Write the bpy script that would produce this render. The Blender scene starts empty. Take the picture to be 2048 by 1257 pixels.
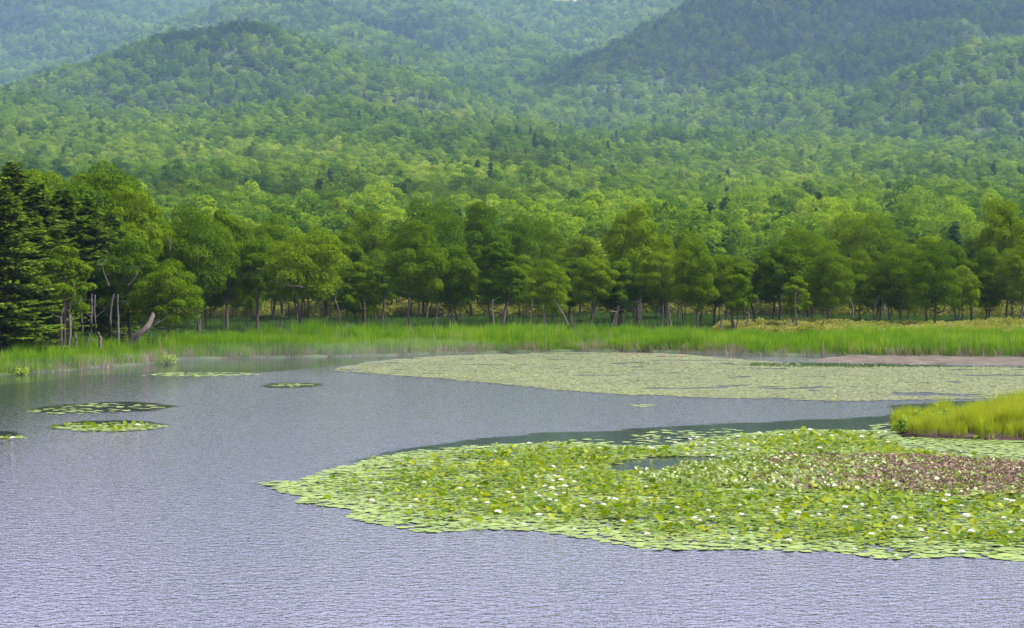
import bpy, math, random
import numpy as np
from mathutils import Vector, Matrix

R = math.radians
SC = bpy.context.scene
COL = SC.collection

# ------------------------------------------------------------------ camera
W0, H0 = 2048.0, 1257.0
LENS, SENSOR = 70.0, 36.0
F = W0 * LENS / SENSOR
CAM_Z = 5.0
PITCH = math.atan((H0 / 2 - 560.0) / F)            # horizon lies on row 560
cd = bpy.data.cameras.new('camera'); cam = bpy.data.objects.new('camera', cd); COL.objects.link(cam)
cd.lens = LENS; cd.sensor_width = SENSOR; cd.clip_start = 0.5; cd.clip_end = 20000
cam.location = (0, 0, CAM_Z); cam.rotation_euler = (math.pi / 2 - PITCH, 0, 0)
SC.camera = cam

# ------------------------------------------------------------------ sun and sky
SUN_AZ, SUN_EL = R(93), R(53)                      # azimuth from the view axis towards the right
SDIR = Vector((math.sin(SUN_AZ) * math.cos(SUN_EL), math.cos(SUN_AZ) * math.cos(SUN_EL), math.sin(SUN_EL)))
ld = bpy.data.lights.new('sun', 'SUN'); sun = bpy.data.objects.new('sun', ld); COL.objects.link(sun)
ld.energy = 5.0; ld.angle = R(0.6); ld.color = (1.0, 0.955, 0.87)
sun.rotation_euler = SDIR.to_track_quat('Z', 'Y').to_euler(); sun.location = (0, -20, 60)

w = bpy.data.worlds.new('World'); SC.world = w; w.use_nodes = True
nt = w.node_tree; nt.nodes.clear()
sky = nt.nodes.new('ShaderNodeTexSky'); sky.sky_type = 'NISHITA'; sky.sun_disc = False
sky.sun_elevation = SUN_EL; sky.sun_rotation = SUN_AZ; sky.air_density = 1.2; sky.dust_density = 1.5
tc = nt.nodes.new('ShaderNodeTexCoord')
nz = nt.nodes.new('ShaderNodeTexNoise'); nz.inputs['Scale'].default_value = 2.6; nz.inputs['Detail'].default_value = 6
mp = nt.nodes.new('ShaderNodeMapping'); mp.inputs['Scale'].default_value = (1, 1, 2.4)
rp = nt.nodes.new('ShaderNodeValToRGB'); rp.color_ramp.elements[0].position = 0.35; rp.color_ramp.elements[1].position = 0.62
rp.color_ramp.elements[0].color = (.5, .5, .5, 1); rp.color_ramp.elements[1].color = (.92, .92, .92, 1)
mx = nt.nodes.new('ShaderNodeMix'); mx.data_type = 'RGBA'
mx.inputs['B'].default_value = (11.2, 9.9, 14.2, 1)
bg = nt.nodes.new('ShaderNodeBackground'); bg.inputs['Strength'].default_value = 0.12
wo = nt.nodes.new('ShaderNodeOutputWorld')
L = nt.links.new
L(tc.outputs['Generated'], mp.inputs['Vector']); L(mp.outputs[0], nz.inputs['Vector']); L(nz.outputs[0], rp.inputs[0])
sx_ = nt.nodes.new('ShaderNodeSeparateXYZ'); mr_ = nt.nodes.new('ShaderNodeMapRange'); mr_.interpolation_type = 'SMOOTHSTEP'
mr_.inputs['From Min'].default_value = .22; mr_.inputs['From Max'].default_value = .68; mr_.inputs['To Min'].default_value = 1.; mr_.inputs['To Max'].default_value = .34   # hazy white low down, clearer overhead
mm_ = nt.nodes.new('ShaderNodeMath'); mm_.operation = 'MULTIPLY'
L(tc.outputs['Generated'], sx_.inputs[0]); L(sx_.outputs['Z'], mr_.inputs['Value']); L(mr_.outputs[0], mm_.inputs[0]); L(rp.outputs[0], mm_.inputs[1])
L(mm_.outputs[0], mx.inputs['Factor']); L(sky.outputs[0], mx.inputs['A']); L(mx.outputs['Result'], bg.inputs[0]); L(bg.outputs[0], wo.inputs[0])

SC.view_settings.view_transform = 'Standard'; SC.view_settings.look = 'None'
SC.view_settings.exposure = 1.0; SC.view_settings.gamma = 1.0; SC.view_settings.use_curve_mapping = False
SC.render.engine = 'CYCLES'
cy = SC.cycles
cy.max_bounces = 6; cy.diffuse_bounces = 3; cy.glossy_bounces = 2; cy.transmission_bounces = 3; cy.volume_bounces = 1
cy.transparent_max_bounces = 6; cy.use_denoising = True; cy.denoising_prefilter = 'NONE'; cy.denoising_input_passes = 'RGB_ALBEDO_NORMAL'; cy.use_adaptive_sampling = False; cy.caustics_reflective = False; cy.caustics_refractive = False; cy.sample_clamp_indirect = 2.5

# ------------------------------------------------------------------ helpers
CP, SP = math.cos(PITCH), math.sin(PITCH)
def ray(px, py):
    a = (np.asarray(px, float) - W0 / 2) / F; b = -(np.asarray(py, float) - H0 / 2) / F
    return a, CP + b * SP, -SP + b * CP
def gp(px, py, z=0.0):                             # point at height z seen at a pixel
    a, b, c = ray(px, py); t = (z - CAM_Z) / c
    return a * t, b * t
def wp(px, py, d):                                 # point at distance d (along y)
    a, b, c = ray(px, py); t = d / b
    return a * t, np.asarray(d, float) + 0 * a, CAM_Z + c * t
def proj(x, y, z=0.0):
    dy = y; dz = z - CAM_Z
    f = dy * CP - dz * SP; u = dy * SP + dz * CP
    return W0 / 2 + F * x / f, H0 / 2 - F * u / f
def inpoly(x, y, poly):
    x = np.asarray(x, float); y = np.asarray(y, float)
    r = np.zeros(x.shape, bool); n = len(poly)
    for i in range(n):
        x0, y0 = poly[i]; x1, y1 = poly[(i + 1) % n]
        if y0 == y1: continue
        c = ((y0 > y) != (y1 > y)) & (x < (x1 - x0) * (y - y0) / (y1 - y0) + x0)
        r ^= c
    return r
def tag(o, label=None, cat=None, group=None, kind=None):
    if label: o['label'] = label
    if cat: o['category'] = cat
    if group: o['group'] = group
    if kind: o['kind'] = kind
    return o
def link(name, me, parent=None, loc=None):
    o = bpy.data.objects.new(name, me); COL.objects.link(o)
    if parent: o.parent = parent
    if loc is not None: o.location = loc
    return o
def empty(name, loc=(0, 0, 0)):
    o = bpy.data.objects.new(name, None); COL.objects.link(o); o.location = loc; o.empty_display_size = .3
    return o
def mk(name, V, faces, mats, fmat=None, attrs=None, smooth=False, nrm=None):
    """faces: list of int arrays (k x n); attrs: {name: per-vertex floats}"""
    V = np.asarray(V, np.float32)
    me = bpy.data.meshes.new(name)
    faces = [np.asarray(f, np.int32) for f in faces if len(f)]
    loops = np.concatenate([f.ravel() for f in faces])
    tot = np.concatenate([np.full(len(f), f.shape[1], np.int32) for f in faces])
    st = np.concatenate([[0], np.cumsum(tot)[:-1]]).astype(np.int32)
    me.vertices.add(len(V)); me.vertices.foreach_set('co', V.ravel())
    me.loops.add(len(loops)); me.loops.foreach_set('vertex_index', loops)
    me.polygons.add(len(tot)); me.polygons.foreach_set('loop_start', st); me.polygons.foreach_set('loop_total', tot)
    for m in mats: me.materials.append(m)
    if fmat is not None: me.polygons.foreach_set('material_index', np.asarray(fmat, np.int32))
    me.polygons.foreach_set('use_smooth', np.full(len(tot), smooth, bool))
    for k, v in (attrs or {}).items():
        a = me.attributes.new(k, 'FLOAT', 'POINT'); a.data.foreach_set('value', np.asarray(v, np.float32))
    me.update(calc_edges=True)
    return me
class MB:
    def __init__(s): s.V = []; s.T = []; s.n = 0; s.F = {3: [], 4: []}; s.M = {3: [], 4: []}
    def add(s, V, Fa, t=0.5, m=0):
        V = np.asarray(V, float); Fa = np.asarray(Fa, int); k = Fa.shape[1]
        s.F[k].append(Fa + s.n); s.M[k].append(np.full(len(Fa), m)); s.V.append(V)
        s.T.append(np.broadcast_to(np.asarray(t, float), (len(V),))); s.n += len(V)
    def tube(s, P, r, sides=6, t=0.5, m=0):
        P = np.asarray(P, float); r = np.broadcast_to(np.asarray(r, float), (len(P),)); n = len(P)
        T = np.gradient(P, axis=0); T /= np.linalg.norm(T, axis=1)[:, None] + 1e-9
        ref = np.array([1., 0, 0]) if abs(T[0][0]) < .8 else np.array([0, 1., 0])
        A = np.cross(T, ref); A /= np.linalg.norm(A, axis=1)[:, None] + 1e-9; B = np.cross(T, A)
        th = np.arange(sides) * 2 * math.pi / sides
        V = P[:, None] + r[:, None, None] * (np.cos(th)[None, :, None] * A[:, None] + np.sin(th)[None, :, None] * B[:, None])
        i = np.arange(n - 1)[:, None] * sides; j = np.arange(sides)[None]; j2 = (j + 1) % sides
        Fa = np.stack([i + j, i + j2, i + sides + j2, i + sides + j], -1).reshape(-1, 4)
        s.add(V.reshape(-1, 3), Fa, t, m)
    def build(s, name, mats, smooth=False):
        fs = []; ms = []
        for k in (3, 4):
            if s.F[k]: fs.append(np.concatenate(s.F[k])); ms.append(np.concatenate(s.M[k]))
        return mk(name, np.concatenate(s.V), fs, mats, np.concatenate(ms), {'tint': np.concatenate(s.T)}, smooth)

def leaves(rng, C, N, size, aspect=.62):
    """one folded diamond leaf per centre: 4 verts, 1 quad"""
    n = len(C); N = N / (np.linalg.norm(N, axis=1)[:, None] + 1e-9)
    a = rng.normal(size=(n, 3)); a -= (a * N).sum(1)[:, None] * N; a /= np.linalg.norm(a, axis=1)[:, None] + 1e-9
    b = np.cross(N, a); sz = np.asarray(size).reshape(-1, 1) * np.ones((n, 1))
    V = np.stack([C - a * sz * .5, C + b * sz * aspect * .5 + N * sz * .1, C + a * sz * .5 - N * sz * .06, C - b * sz * aspect * .5 + N * sz * .1], 1)
    Fa = np.arange(4 * n).reshape(n, 4)
    return V.reshape(-1, 3), Fa

# ------------------------------------------------------------------ materials
def mat(name):
    m = bpy.data.materials.new(name); m.use_nodes = True; nt = m.node_tree; nt.nodes.clear()
    return m, nt, nt.nodes.new, nt.links.new
def ramp(nt, stops):
    r = nt.nodes.new('ShaderNodeValToRGB'); e = r.color_ramp.elements
    while len(e) < len(stops): e.new(.5)
    for x, (p, c) in zip(e, stops): x.position = p; x.color = (*c, 1)
    return r
def foliage(name, stops, transl=.35, rough=.5, spec=.3, wscale=None, tstr=(1.35, 1.2, .45), vary=.5, far=None):
    """leaf: colour from the leaf's own tint plus the plant's own random number, diffuse + translucent"""
    m, nt, N, L = mat(name)
    at = N('ShaderNodeAttribute'); at.attribute_name = 'tint'
    oi = N('ShaderNodeObjectInfo')
    mix = N('ShaderNodeMath'); mix.operation = 'MULTIPLY_ADD'; mix.inputs[1].default_value = vary
    sc = N('ShaderNodeMath'); sc.operation = 'MULTIPLY'; sc.inputs[1].default_value = 1 - vary
    L(at.outputs['Fac'], sc.inputs[0]); L(oi.outputs['Random'], mix.inputs[0]); L(sc.outputs[0], mix.inputs[2])
    fac = mix.outputs[0]
    if wscale:
        g = N('ShaderNodeNewGeometry'); nz = N('ShaderNodeTexNoise'); nz.inputs['Scale'].default_value = wscale; nz.inputs['Detail'].default_value = 3
        L(g.outputs['Position'], nz.inputs['Vector'])
        ma = N('ShaderNodeMath'); ma.operation = 'MULTIPLY_ADD'; ma.inputs[1].default_value = 1.1; ma.inputs[2].default_value = -.55
        L(nz.outputs[0], ma.inputs[0]); ad = N('ShaderNodeMath'); ad.operation = 'ADD'; ad.use_clamp = True
        L(ma.outputs[0], ad.inputs[0]); L(fac, ad.inputs[1]); fac = ad.outputs[0]
    r = ramp(nt, stops); L(fac, r.inputs[0])
    p = N('ShaderNodeBsdfPrincipled'); p.inputs['Roughness'].default_value = rough; p.inputs['Specular IOR Level'].default_value = spec
    L(r.outputs[0], p.inputs['Base Color'])
    tr = N('ShaderNodeBsdfTranslucent'); mul = N('ShaderNodeMix'); mul.data_type = 'RGBA'; mul.blend_type = 'MULTIPLY'; mul.inputs['Factor'].default_value = 1
    mul.inputs['B'].default_value = (*tstr, 1); L(r.outputs[0], mul.inputs['A']); L(mul.outputs['Result'], tr.inputs[0])
    ms = N('ShaderNodeMixShader'); ms.inputs[0].default_value = transl; L(p.outputs[0], ms.inputs[1]); L(tr.outputs[0], ms.inputs[2])
    o = N('ShaderNodeOutputMaterial'); L(ms.outputs[0], o.inputs[0])
    return m
def solid(name, stops, rough=.85, scale=3., spec=.2, bump=.3, bscale=None, stretch=(1, 1, 1)):
    m, nt, N, L = mat(name)
    tc = N('ShaderNodeTexCoord'); mp = N('ShaderNodeMapping'); mp.inputs['Scale'].default_value = stretch
    L(tc.outputs['Object'], mp.inputs[0])
    nz = N('ShaderNodeTexNoise'); nz.inputs['Scale'].default_value = scale; nz.inputs['Detail'].default_value = 6; L(mp.outputs[0], nz.inputs['Vector'])
    r = ramp(nt, stops); L(nz.outputs[0], r.inputs[0])
    p = N('ShaderNodeBsdfPrincipled'); p.inputs['Roughness'].default_value = rough; p.inputs['Specular IOR Level'].default_value = spec
    L(r.outputs[0], p.inputs['Base Color'])
    if bump:
        n2 = N('ShaderNodeTexNoise'); n2.inputs['Scale'].default_value = bscale or scale * 4; n2.inputs['Detail'].default_value = 4; L(mp.outputs[0], n2.inputs['Vector'])
        b = N('ShaderNodeBump'); b.inputs['Strength'].default_value = bump; b.inputs['Distance'].default_value = .1
        L(n2.outputs[0], b.inputs['Height']); L(b.outputs[0], p.inputs['Normal'])
    o = N('ShaderNodeOutputMaterial'); L(p.outputs[0], o.inputs[0])
    return m

M = {}
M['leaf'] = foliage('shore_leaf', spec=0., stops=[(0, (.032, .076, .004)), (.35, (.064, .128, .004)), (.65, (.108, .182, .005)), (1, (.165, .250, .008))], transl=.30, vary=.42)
M['leaf_far'] = foliage('hill_leaf', spec=0., stops=[(0, (.034, .088, .006)), (.3, (.076, .155, .007)), (.6, (.140, .238, .008)), (.85, (.21, .300, .014)), (1, (.28, .35, .060))], transl=.42, vary=.62, wscale=.006, tstr=(1.3, 1.25, .5))
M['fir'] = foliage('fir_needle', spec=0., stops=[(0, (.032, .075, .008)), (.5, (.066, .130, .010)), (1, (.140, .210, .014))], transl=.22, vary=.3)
M['fir_far'] = foliage('hill_fir_needle', spec=0., stops=[(0, (.035, .09, .020)), (1, (.075, .15, .030))], transl=.2, vary=.5)
M['bark'] = solid('bark', [(.3, (.035, .028, .022)), (.6, (.085, .070, .058)), (.8, (.15, .13, .115))], scale=2.5, stretch=(1, 1, .25), bump=.6)
M['bark_pale'] = solid('pale_bark', [(.3, (.05, .042, .036)), (.55, (.12, .10, .088)), (.8, (.22, .19, .17))], scale=3, stretch=(1, 1, .3), bump=.4)
M['bark_dark'] = solid('dark_bark', [(.3, (.030, .026, .026)), (.6, (.070, .062, .060)), (.85, (.15, .135, .13))], scale=2.5, stretch=(1, 1, .3), bump=.5)
M['reed'] = foliage('reed_blade', [(0, (.055, .140, .006)), (.5, (.110, .235, .006)), (.8, (.18, .31, .010)), (1, (.33, .31, .12))], spec=.1, transl=.5, vary=.45, wscale=.2, tstr=(1.3, 1.25, .4))
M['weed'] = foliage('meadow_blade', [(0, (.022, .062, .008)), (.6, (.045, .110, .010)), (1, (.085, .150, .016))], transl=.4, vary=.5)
M['dry'] = foliage('dry_stalk', [(0, (.10, .075, .045)), (.5, (.22, .165, .10)), (1, (.42, .35, .24))], transl=.2, vary=.4, tstr=(1, 1, 1))
M['bamboo'] = foliage('bamboo_grass_leaf', [(0, (.10, .14, .014)), (.45, (.20, .235, .035)), (.8, (.32, .32, .10)), (1, (.46, .38, .19))], transl=.3, vary=.3, wscale=.25, spec=.12, rough=.6)
M['islet_blade'] = foliage('islet_blade', [(0, (.13, .18, .008)), (.5, (.24, .31, .010)), (.88, (.38, .41, .02)), (1, (.48, .40, .17))], transl=.5, vary=.4, tstr=(1.25, 1.2, .4))
M['shrub'] = foliage('shrub_leaf', [(0, (.10, .19, .010)), (.6, (.22, .34, .014)), (1, (.36, .45, .05))], transl=.45, vary=.25)

def pad_mat(name, stops, rough=.3, coat=0., spec=.6, wscale=.25, wamp=.9, vary=.6, transl=.0):
    m, nt, N, L = mat(name)
    oi = N('ShaderNodeObjectInfo'); at = N('ShaderNodeAttribute'); at.attribute_name = 'tint'
    g = N('ShaderNodeNewGeometry'); nz = N('ShaderNodeTexNoise'); nz.inputs['Scale'].default_value = wscale; nz.inputs['Detail'].default_value = 4
    L(g.outputs['Position'], nz.inputs['Vector'])
    a = N('ShaderNodeMath'); a.operation = 'MULTIPLY_ADD'; a.inputs[1].default_value = wamp; a.inputs[2].default_value = -wamp / 2; L(nz.outputs[0], a.inputs[0])
    b = N('ShaderNodeMath'); b.operation = 'MULTIPLY_ADD'; b.inputs[1].default_value = vary; L(oi.outputs['Random'], b.inputs[0]); L(a.outputs[0], b.inputs[2])
    c = N('ShaderNodeMath'); c.operation = 'MULTIPLY_ADD'; c.inputs[1].default_value = 1 - vary; c.use_clamp = True; L(at.outputs['Fac'], c.inputs[0]); L(b.outputs[0], c.inputs[2])
    r = ramp(nt, stops); L(c.outputs[0], r.inputs[0])
    p = N('ShaderNodeBsdfPrincipled'); p.inputs['Roughness'].default_value = rough; p.inputs['Specular IOR Level'].default_value = spec
    L(r.outputs[0], p.inputs['Base Color'])
    o = N('ShaderNodeOutputMaterial')
    if transl:
        tr = N('ShaderNodeBsdfTranslucent'); mul = N('ShaderNodeMix'); mul.data_type = 'RGBA'; mul.blend_type = 'MULTIPLY'; mul.inputs['Factor'].default_value = 1
        mul.inputs['B'].default_value = (1.3, 1.2, .4, 1); L(r.outputs[0], mul.inputs['A']); L(mul.outputs['Result'], tr.inputs[0])
        ms = N('ShaderNodeMixShader'); ms.inputs[0].default_value = transl; L(p.outputs[0], ms.inputs[1]); L(tr.outputs[0], ms.inputs[2]); L(ms.outputs[0], o.inputs[0])
    else: L(p.outputs[0], o.inputs[0])
    return m
M['pad'] = pad_mat('floating_pad', [(0, (.12, .175, .05)), (.5, (.168, .235, .062)), (.9, (.225, .28, .07)), (.97, (.36, .34, .09)), (1, (.50, .25, .05))], rough=.6, spec=.08)
M['pad_far'] = pad_mat('far_pad', [(0, (.13, .105, .065)), (.22, (.145, .16, .072)), (.55, (.155, .185, .072)), (1, (.19, .225, .075))], rough=.7, spec=.12, wscale=.09, wamp=1.1, vary=.5)
M['raised'] = pad_mat('raised_leaf', [(0, (.030, .085, .003)), (.4, (.10, .175, .004)), (.75, (.22, .28, .006)), (.93, (.36, .38, .03)), (1, (.5, .32, .04))], rough=.42, spec=.14, wscale=.3, wamp=.5, transl=.38)
M['small_leaf'] = pad_mat('small_mud_leaf', [(0, (.07, .13, .010)), (.4, (.14, .22, .02)), (.8, (.25, .31, .06)), (1, (.33, .28, .10))], rough=.35, wscale=.6, wamp=.5, transl=.25)
M['mud'] = solid('mud', [(.25, (.055, .040, .028)), (.5, (.15, .112, .080)), (.75, (.24, .19, .145))], scale=1.2, rough=.9, spec=.05, bump=.8, bscale=6)
M['silt'] = solid('silt', [(.3, (.07, .058, .045)), (.55, (.115, .098, .078)), (.8, (.17, .15, .12))], scale=.8, rough=.95, spec=.0, bump=.6, bscale=5)
M['litter'] = foliage('dead_leaf', [(0, (.055, .036, .022)), (.4, (.20, .145, .095)), (1, (.40, .32, .22))], spec=.03, rough=.9, transl=.1, vary=.5, tstr=(1, 1, 1))

# ------------------------------------------------------------------ scatter through geometry nodes (for what nobody could count)
def scatter(name, P, rot, scl, protos, label=None, kind='stuff', parent=None, cat=None, idx=None):
    P = np.asarray(P, np.float32); n = len(P)
    me = bpy.data.meshes.new(name); me.vertices.add(n); me.vertices.foreach_set('co', P.ravel())
    a = me.attributes.new('rot', 'FLOAT_VECTOR', 'POINT'); a.data.foreach_set('vector', np.asarray(rot, np.float32).ravel())
    a = me.attributes.new('scl', 'FLOAT_VECTOR', 'POINT'); a.data.foreach_set('vector', np.asarray(scl, np.float32).ravel())
    if idx is None: idx = np.random.default_rng(len(name) + n).integers(0, len(protos), n)
    a = me.attributes.new('pick', 'INT', 'POINT'); a.data.foreach_set('value', np.asarray(idx, np.int32))
    me.update()
    o = link(name, me, parent); tag(o, label, cat, kind=kind)
    ng = bpy.data.node_groups.new(name, 'GeometryNodeTree')
    ng.interface.new_socket('Geometry', in_out='INPUT', socket_type='NodeSocketGeometry')
    ng.interface.new_socket('Geometry', in_out='OUTPUT', socket_type='NodeSocketGeometry')
    N = ng.nodes.new; L = ng.links.new
    gi = N('NodeGroupInput'); go = N('NodeGroupOutput')
    def attr(nm, t):
        x = N('GeometryNodeInputNamedAttribute'); x.data_type = t; x.inputs['Name'].default_value = nm
        return x.outputs['Attribute']
    ap, ar, asc = attr('pick', 'INT'), attr('rot', 'FLOAT_VECTOR'), attr('scl', 'FLOAT_VECTOR')
    e = N('FunctionNodeEulerToRotation'); L(ar, e.inputs[0])
    jn = N('GeometryNodeJoinGeometry')
    for k, pm in enumerate(protos):
        po = bpy.data.objects.new(name + '_source', pm)
        oi = N('GeometryNodeObjectInfo'); oi.inputs['Object'].default_value = po; oi.inputs['As Instance'].default_value = False
        cm = N('FunctionNodeCompare'); cm.data_type = 'INT'; cm.operation = 'EQUAL'; cm.inputs[3].default_value = k; L(ap, cm.inputs[2])
        ip = N('GeometryNodeInstanceOnPoints'); L(gi.outputs[0], ip.inputs['Points']); L(cm.outputs[0], ip.inputs['Selection'])
        L(oi.outputs['Geometry'], ip.inputs['Instance']); L(e.outputs[0], ip.inputs['Rotation']); L(asc, ip.inputs['Scale'])
        L(ip.outputs[0], jn.inputs[0])
    L(jn.outputs[0], go.inputs[0])
    md = o.modifiers.new('scatter', 'NODES'); md.node_group = ng
    return o

# ------------------------------------------------------------------ terrain
SHORE = [(-900, 800), (-400, 775), (0, 752), (150, 741), (310, 728), (335, 724), (360, 719), (600, 716), (830, 711), (1000, 706), (1200, 702), (1350, 706), (1500, 711), (1650, 713), (2048, 717), (2400, 728), (2900, 745)]
_sp = np.array(SHORE, float); _sx, _sy = gp(_sp[:, 0], _sp[:, 1])
SANG = _sx / _sy; SDEP = _sy
def shore_depth(x, y): return np.interp(x / np.maximum(y, 1), SANG, SDEP)
def vnoise(x, y, seed):
    rg = np.random.default_rng(seed); t = rg.random((256, 256))
    xi = np.floor(x).astype(int); yi = np.floor(y).astype(int); fx = x - xi; fy = y - yi
    fx = fx * fx * (3 - 2 * fx); fy = fy * fy * (3 - 2 * fy)
    g = lambda a, b: t[a % 256, b % 256]
    return (g(xi, yi) * (1 - fx) + g(xi + 1, yi) * fx) * (1 - fy) + (g(xi, yi + 1) * (1 - fx) + g(xi + 1, yi + 1) * fx) * fy - .5
CREST = [(-800, 170), (0, 178), (200, 200), (400, 212), (700, 212), (1000, 226), (1200, 252), (1400, 268), (1700, 258), (2048, 270), (2900, 270)]
YC = 1650.
BACKZ = [(-900, 0), (0, 15), (300, -10), (560, 20), (800, -20), (1100, -60), (2048, -60), (2900, -60)]
RIDGES = [
    ([(150, 160, 2150), (250, 125, 2200), (370, 78, 2220), (430, 52, 2250), (480, 43, 2250), (540, 58, 2230), (620, 100, 2150), (700, 155, 2080), (780, 212, 2000)], .42),
    ([(2500, 60, 2000), (2200, 80, 2000), (2048, 92, 2000), (1960, 92, 2000), (1900, 118, 1970), (1840, 155, 1940), (1780, 195, 1900), (1725, 245, 1850)], .50),
    ([(1400, 220, 2150), (1500, 196, 2150), (1590, 183, 2150), (1650, 205, 2100), (1700, 240, 2050)], .35),
    ([(1440, 200, 2180), (1520, 152, 2280), (1610, 108, 2380), (1700, 85, 2480), (1850, 45, 2650), (2048, -10, 2900), (2300, -60, 3100)], .55),
    ([(1170, 172, 2480), (1230, 128, 2560), (1300, 75, 2660), (1370, 35, 2780), (1450, -5, 2900), (1600, -60, 3150), (1900, -110, 3500), (2300, -150, 3800)], .62),
    ([(-600, -180, 4300), (0, -60, 4200), (90, -12, 4100), (170, 10, 4000), (260, 40, 3900)], .45),
    ([(560, -20, 3500), (640, 30, 3200), (760, 80, 2900), (900, 140, 2600), (1000, 195, 2350)], .45),
    ([(800, -30, 4000), (940, 40, 3500), (1060, 90, 3100), (1120, 140, 2800)], .45),
    ([(1000, 150, 2750), (1100, 130, 2800), (1180, 150, 2750)], .25),
]
def height(x, y):
    x = np.asarray(x, float); y = np.asarray(y, float); yy = np.maximum(y, 1.)
    px = W0 / 2 + F * x / yy
    cr = np.array(CREST, float)
    zc = 5 + YC * (560 - np.interp(px, cr[:, 0], cr[:, 1])) / F - 12
    t = np.clip((y - 320) / (YC - 320), 0, 1); flat = .28 + np.clip((y - 130) / 50, 0, 1) * .4 + np.clip((y - 180) / 150, 0, 1) * 1.7
    A = flat + (zc - 2.4) * (.55 * t + .45 * t * t)
    und = (vnoise(x / 160, y / 160, 3) * 16 + vnoise(x / 60, y / 60, 4) * 7) * np.clip((y - 350) / 500, 0, 1)
    A = A + und * np.clip((y - 350) / 500, .0, 1)
    bz = np.array(BACKZ, float)
    ztop = 5 + 4500 * (560 - np.interp(px, bz[:, 0], bz[:, 1])) / F
    z0 = zc - 12
    u = np.clip((y - YC) / (4500 - YC), 0, 2)
    Bk = z0 - 26 * np.clip((y - YC) / 250, 0, 1) + (ztop - z0 + 26) * (.35 * u + .65 * u * u)
    base = np.where(y < YC, A, Bk)
    k = 7.
    acc = np.exp(np.clip(base / k, -50, 250) - 0)
    mxv = base.copy()
    for pts, s in RIDGES:
        p = np.array(pts, float); rx, ry, rz = wp(p[:, 0], p[:, 1], p[:, 2]); rz = rz - 10
        wob = vnoise(x / 210, y / 210, 11) * 70 + vnoise(x / 70, y / 70, 12) * 22
        best = np.full(x.shape, -1e9)
        for i in range(len(p) - 1):
            dx, dy = rx[i + 1] - rx[i], ry[i + 1] - ry[i]; l2 = dx * dx + dy * dy
            q = np.clip(((x - rx[i]) * dx + (y - ry[i]) * dy) / l2, 0, 1)
            dist = np.hypot(x - rx[i] - q * dx, y - ry[i] - q * dy)
            dd = np.sqrt(dist ** 2 + 40 ** 2) - 40
            dd = dd + wob * np.clip(dist / 200, 0, 1)
            best = np.maximum(best, rz[i] + q * (rz[i + 1] - rz[i]) - s * dd)
        m_ = np.maximum(mxv, best); mxv = m_ + k * np.log(np.exp((mxv - m_) / k) + np.exp((best - m_) / k) * 1.0)
    z = mxv + (vnoise(x / 90, y / 90, 5) * 14 + vnoise(x / 35, y / 35, 6) * 5) * np.clip((y - YC) / 400, 0, 1)
    z = np.minimum(z, 5 + np.maximum(y, 300) * .1406 + 18)
    # shore, bank and lake bed
    ds = y - shore_depth(x, y)
    bank = np.clip(ds / 14, 0, 1)
    z = np.where(y < 330, np.where(ds > 0, .12 + (z - .12) * bank, np.maximum(-2.2, ds * .35 - .12)), z)
    cambank = np.clip((16 - y) / 12, 0, 1)
    z = np.where(y < 16, -1.5 + 4.4 * cambank, z)
    z = z + np.where((ds > 2) & (y < 330), vnoise(x / 6, y / 6, 9) * .35, 0)
    return z

def axis(a, b, fn):
    v = [a]
    while v[-1] < b: v.append(v[-1] + fn(v[-1]))
    return np.array(v)
gy = axis(-120, 5200, lambda v: 3 if v < 95 else 1.3 if v < 230 else 5 if v < 400 else 11 if v < 2400 else 16)
ga = np.linspace(-.42, .42, 300)
# fan shaped sheet: each row is as wide as the view needs, with a far wider apron at both ends
gw = np.maximum(np.abs(gy), 180.)
GX = ga[None] * gw[:, None]; GY = np.repeat(gy[:, None], len(ga), 1)
GX = np.concatenate([GX[:, :1] - 3000, GX[:, :1] - 600, GX, GX[:, -1:] + 600, GX[:, -1:] + 3000], 1)
GY = np.concatenate([GY[:, :1]] * 2 + [GY] + [GY[:, -1:]] * 2, 1)
GZ = height(GX, GY)
nr, nc = GX.shape
ii = (np.arange(nr - 1)[:, None] * nc + np.arange(nc - 1)[None])
GF = np.stack([ii, ii + 1, ii + nc + 1, ii + nc], -1).reshape(-1, 4)
PX, PY = proj(GX, np.maximum(GY, 5), GZ)
BARE = [[(1120, -10), (1130, 8), (1155, 4), (1150, -10)], [(1105, -20), (1090, -2), (1120, 6), (1140, -20)], [(1146, 80), (1160, 74), (1190, 76), (1205, 84), (1175, 88), (1150, 86)], [(1030, 92), (1050, 90), (1056, 98), (1036, 99)], [(985, 124), (1010, 122), (1004, 130)]]
bare = np.zeros(GX.shape)
for pl in BARE: bare[inpoly(PX, PY, pl) & (GY > 1500)] = 1
m, nt, N, L = mat('ground')
g = N('ShaderNodeNewGeometry'); nz = N('ShaderNodeTexNoise'); nz.inputs['Scale'].default_value = .35; nz.inputs['Detail'].default_value = 8; L(g.outputs['Position'], nz.inputs['Vector'])
r = ramp(nt, [(.3, (.018, .035, .010)), (.6, (.035, .06, .012)), (.8, (.07, .075, .03))]); L(nz.outputs[0], r.inputs[0])
at = N('ShaderNodeAttribute'); at.attribute_name = 'bare'; mx = N('ShaderNodeMix'); mx.data_type = 'RGBA'; mx.inputs['B'].default_value = (.20, .19, .10, 1)
L(at.outputs['Fac'], mx.inputs['Factor']); L(r.outputs[0], mx.inputs['A'])
p = N('ShaderNodeBsdfPrincipled'); p.inputs['Roughness'].default_value = .95; L(mx.outputs['Result'], p.inputs['Base Color'])
o_ = N('ShaderNodeOutputMaterial'); L(p.outputs[0], o_.inputs[0]); M['ground'] = m
o = link('ground', mk('ground', np.stack([GX, GY, GZ], -1).reshape(-1, 3), [GF], [m], None, {'bare': bare.ravel()}, True)); tag(o, kind='structure')

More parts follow.
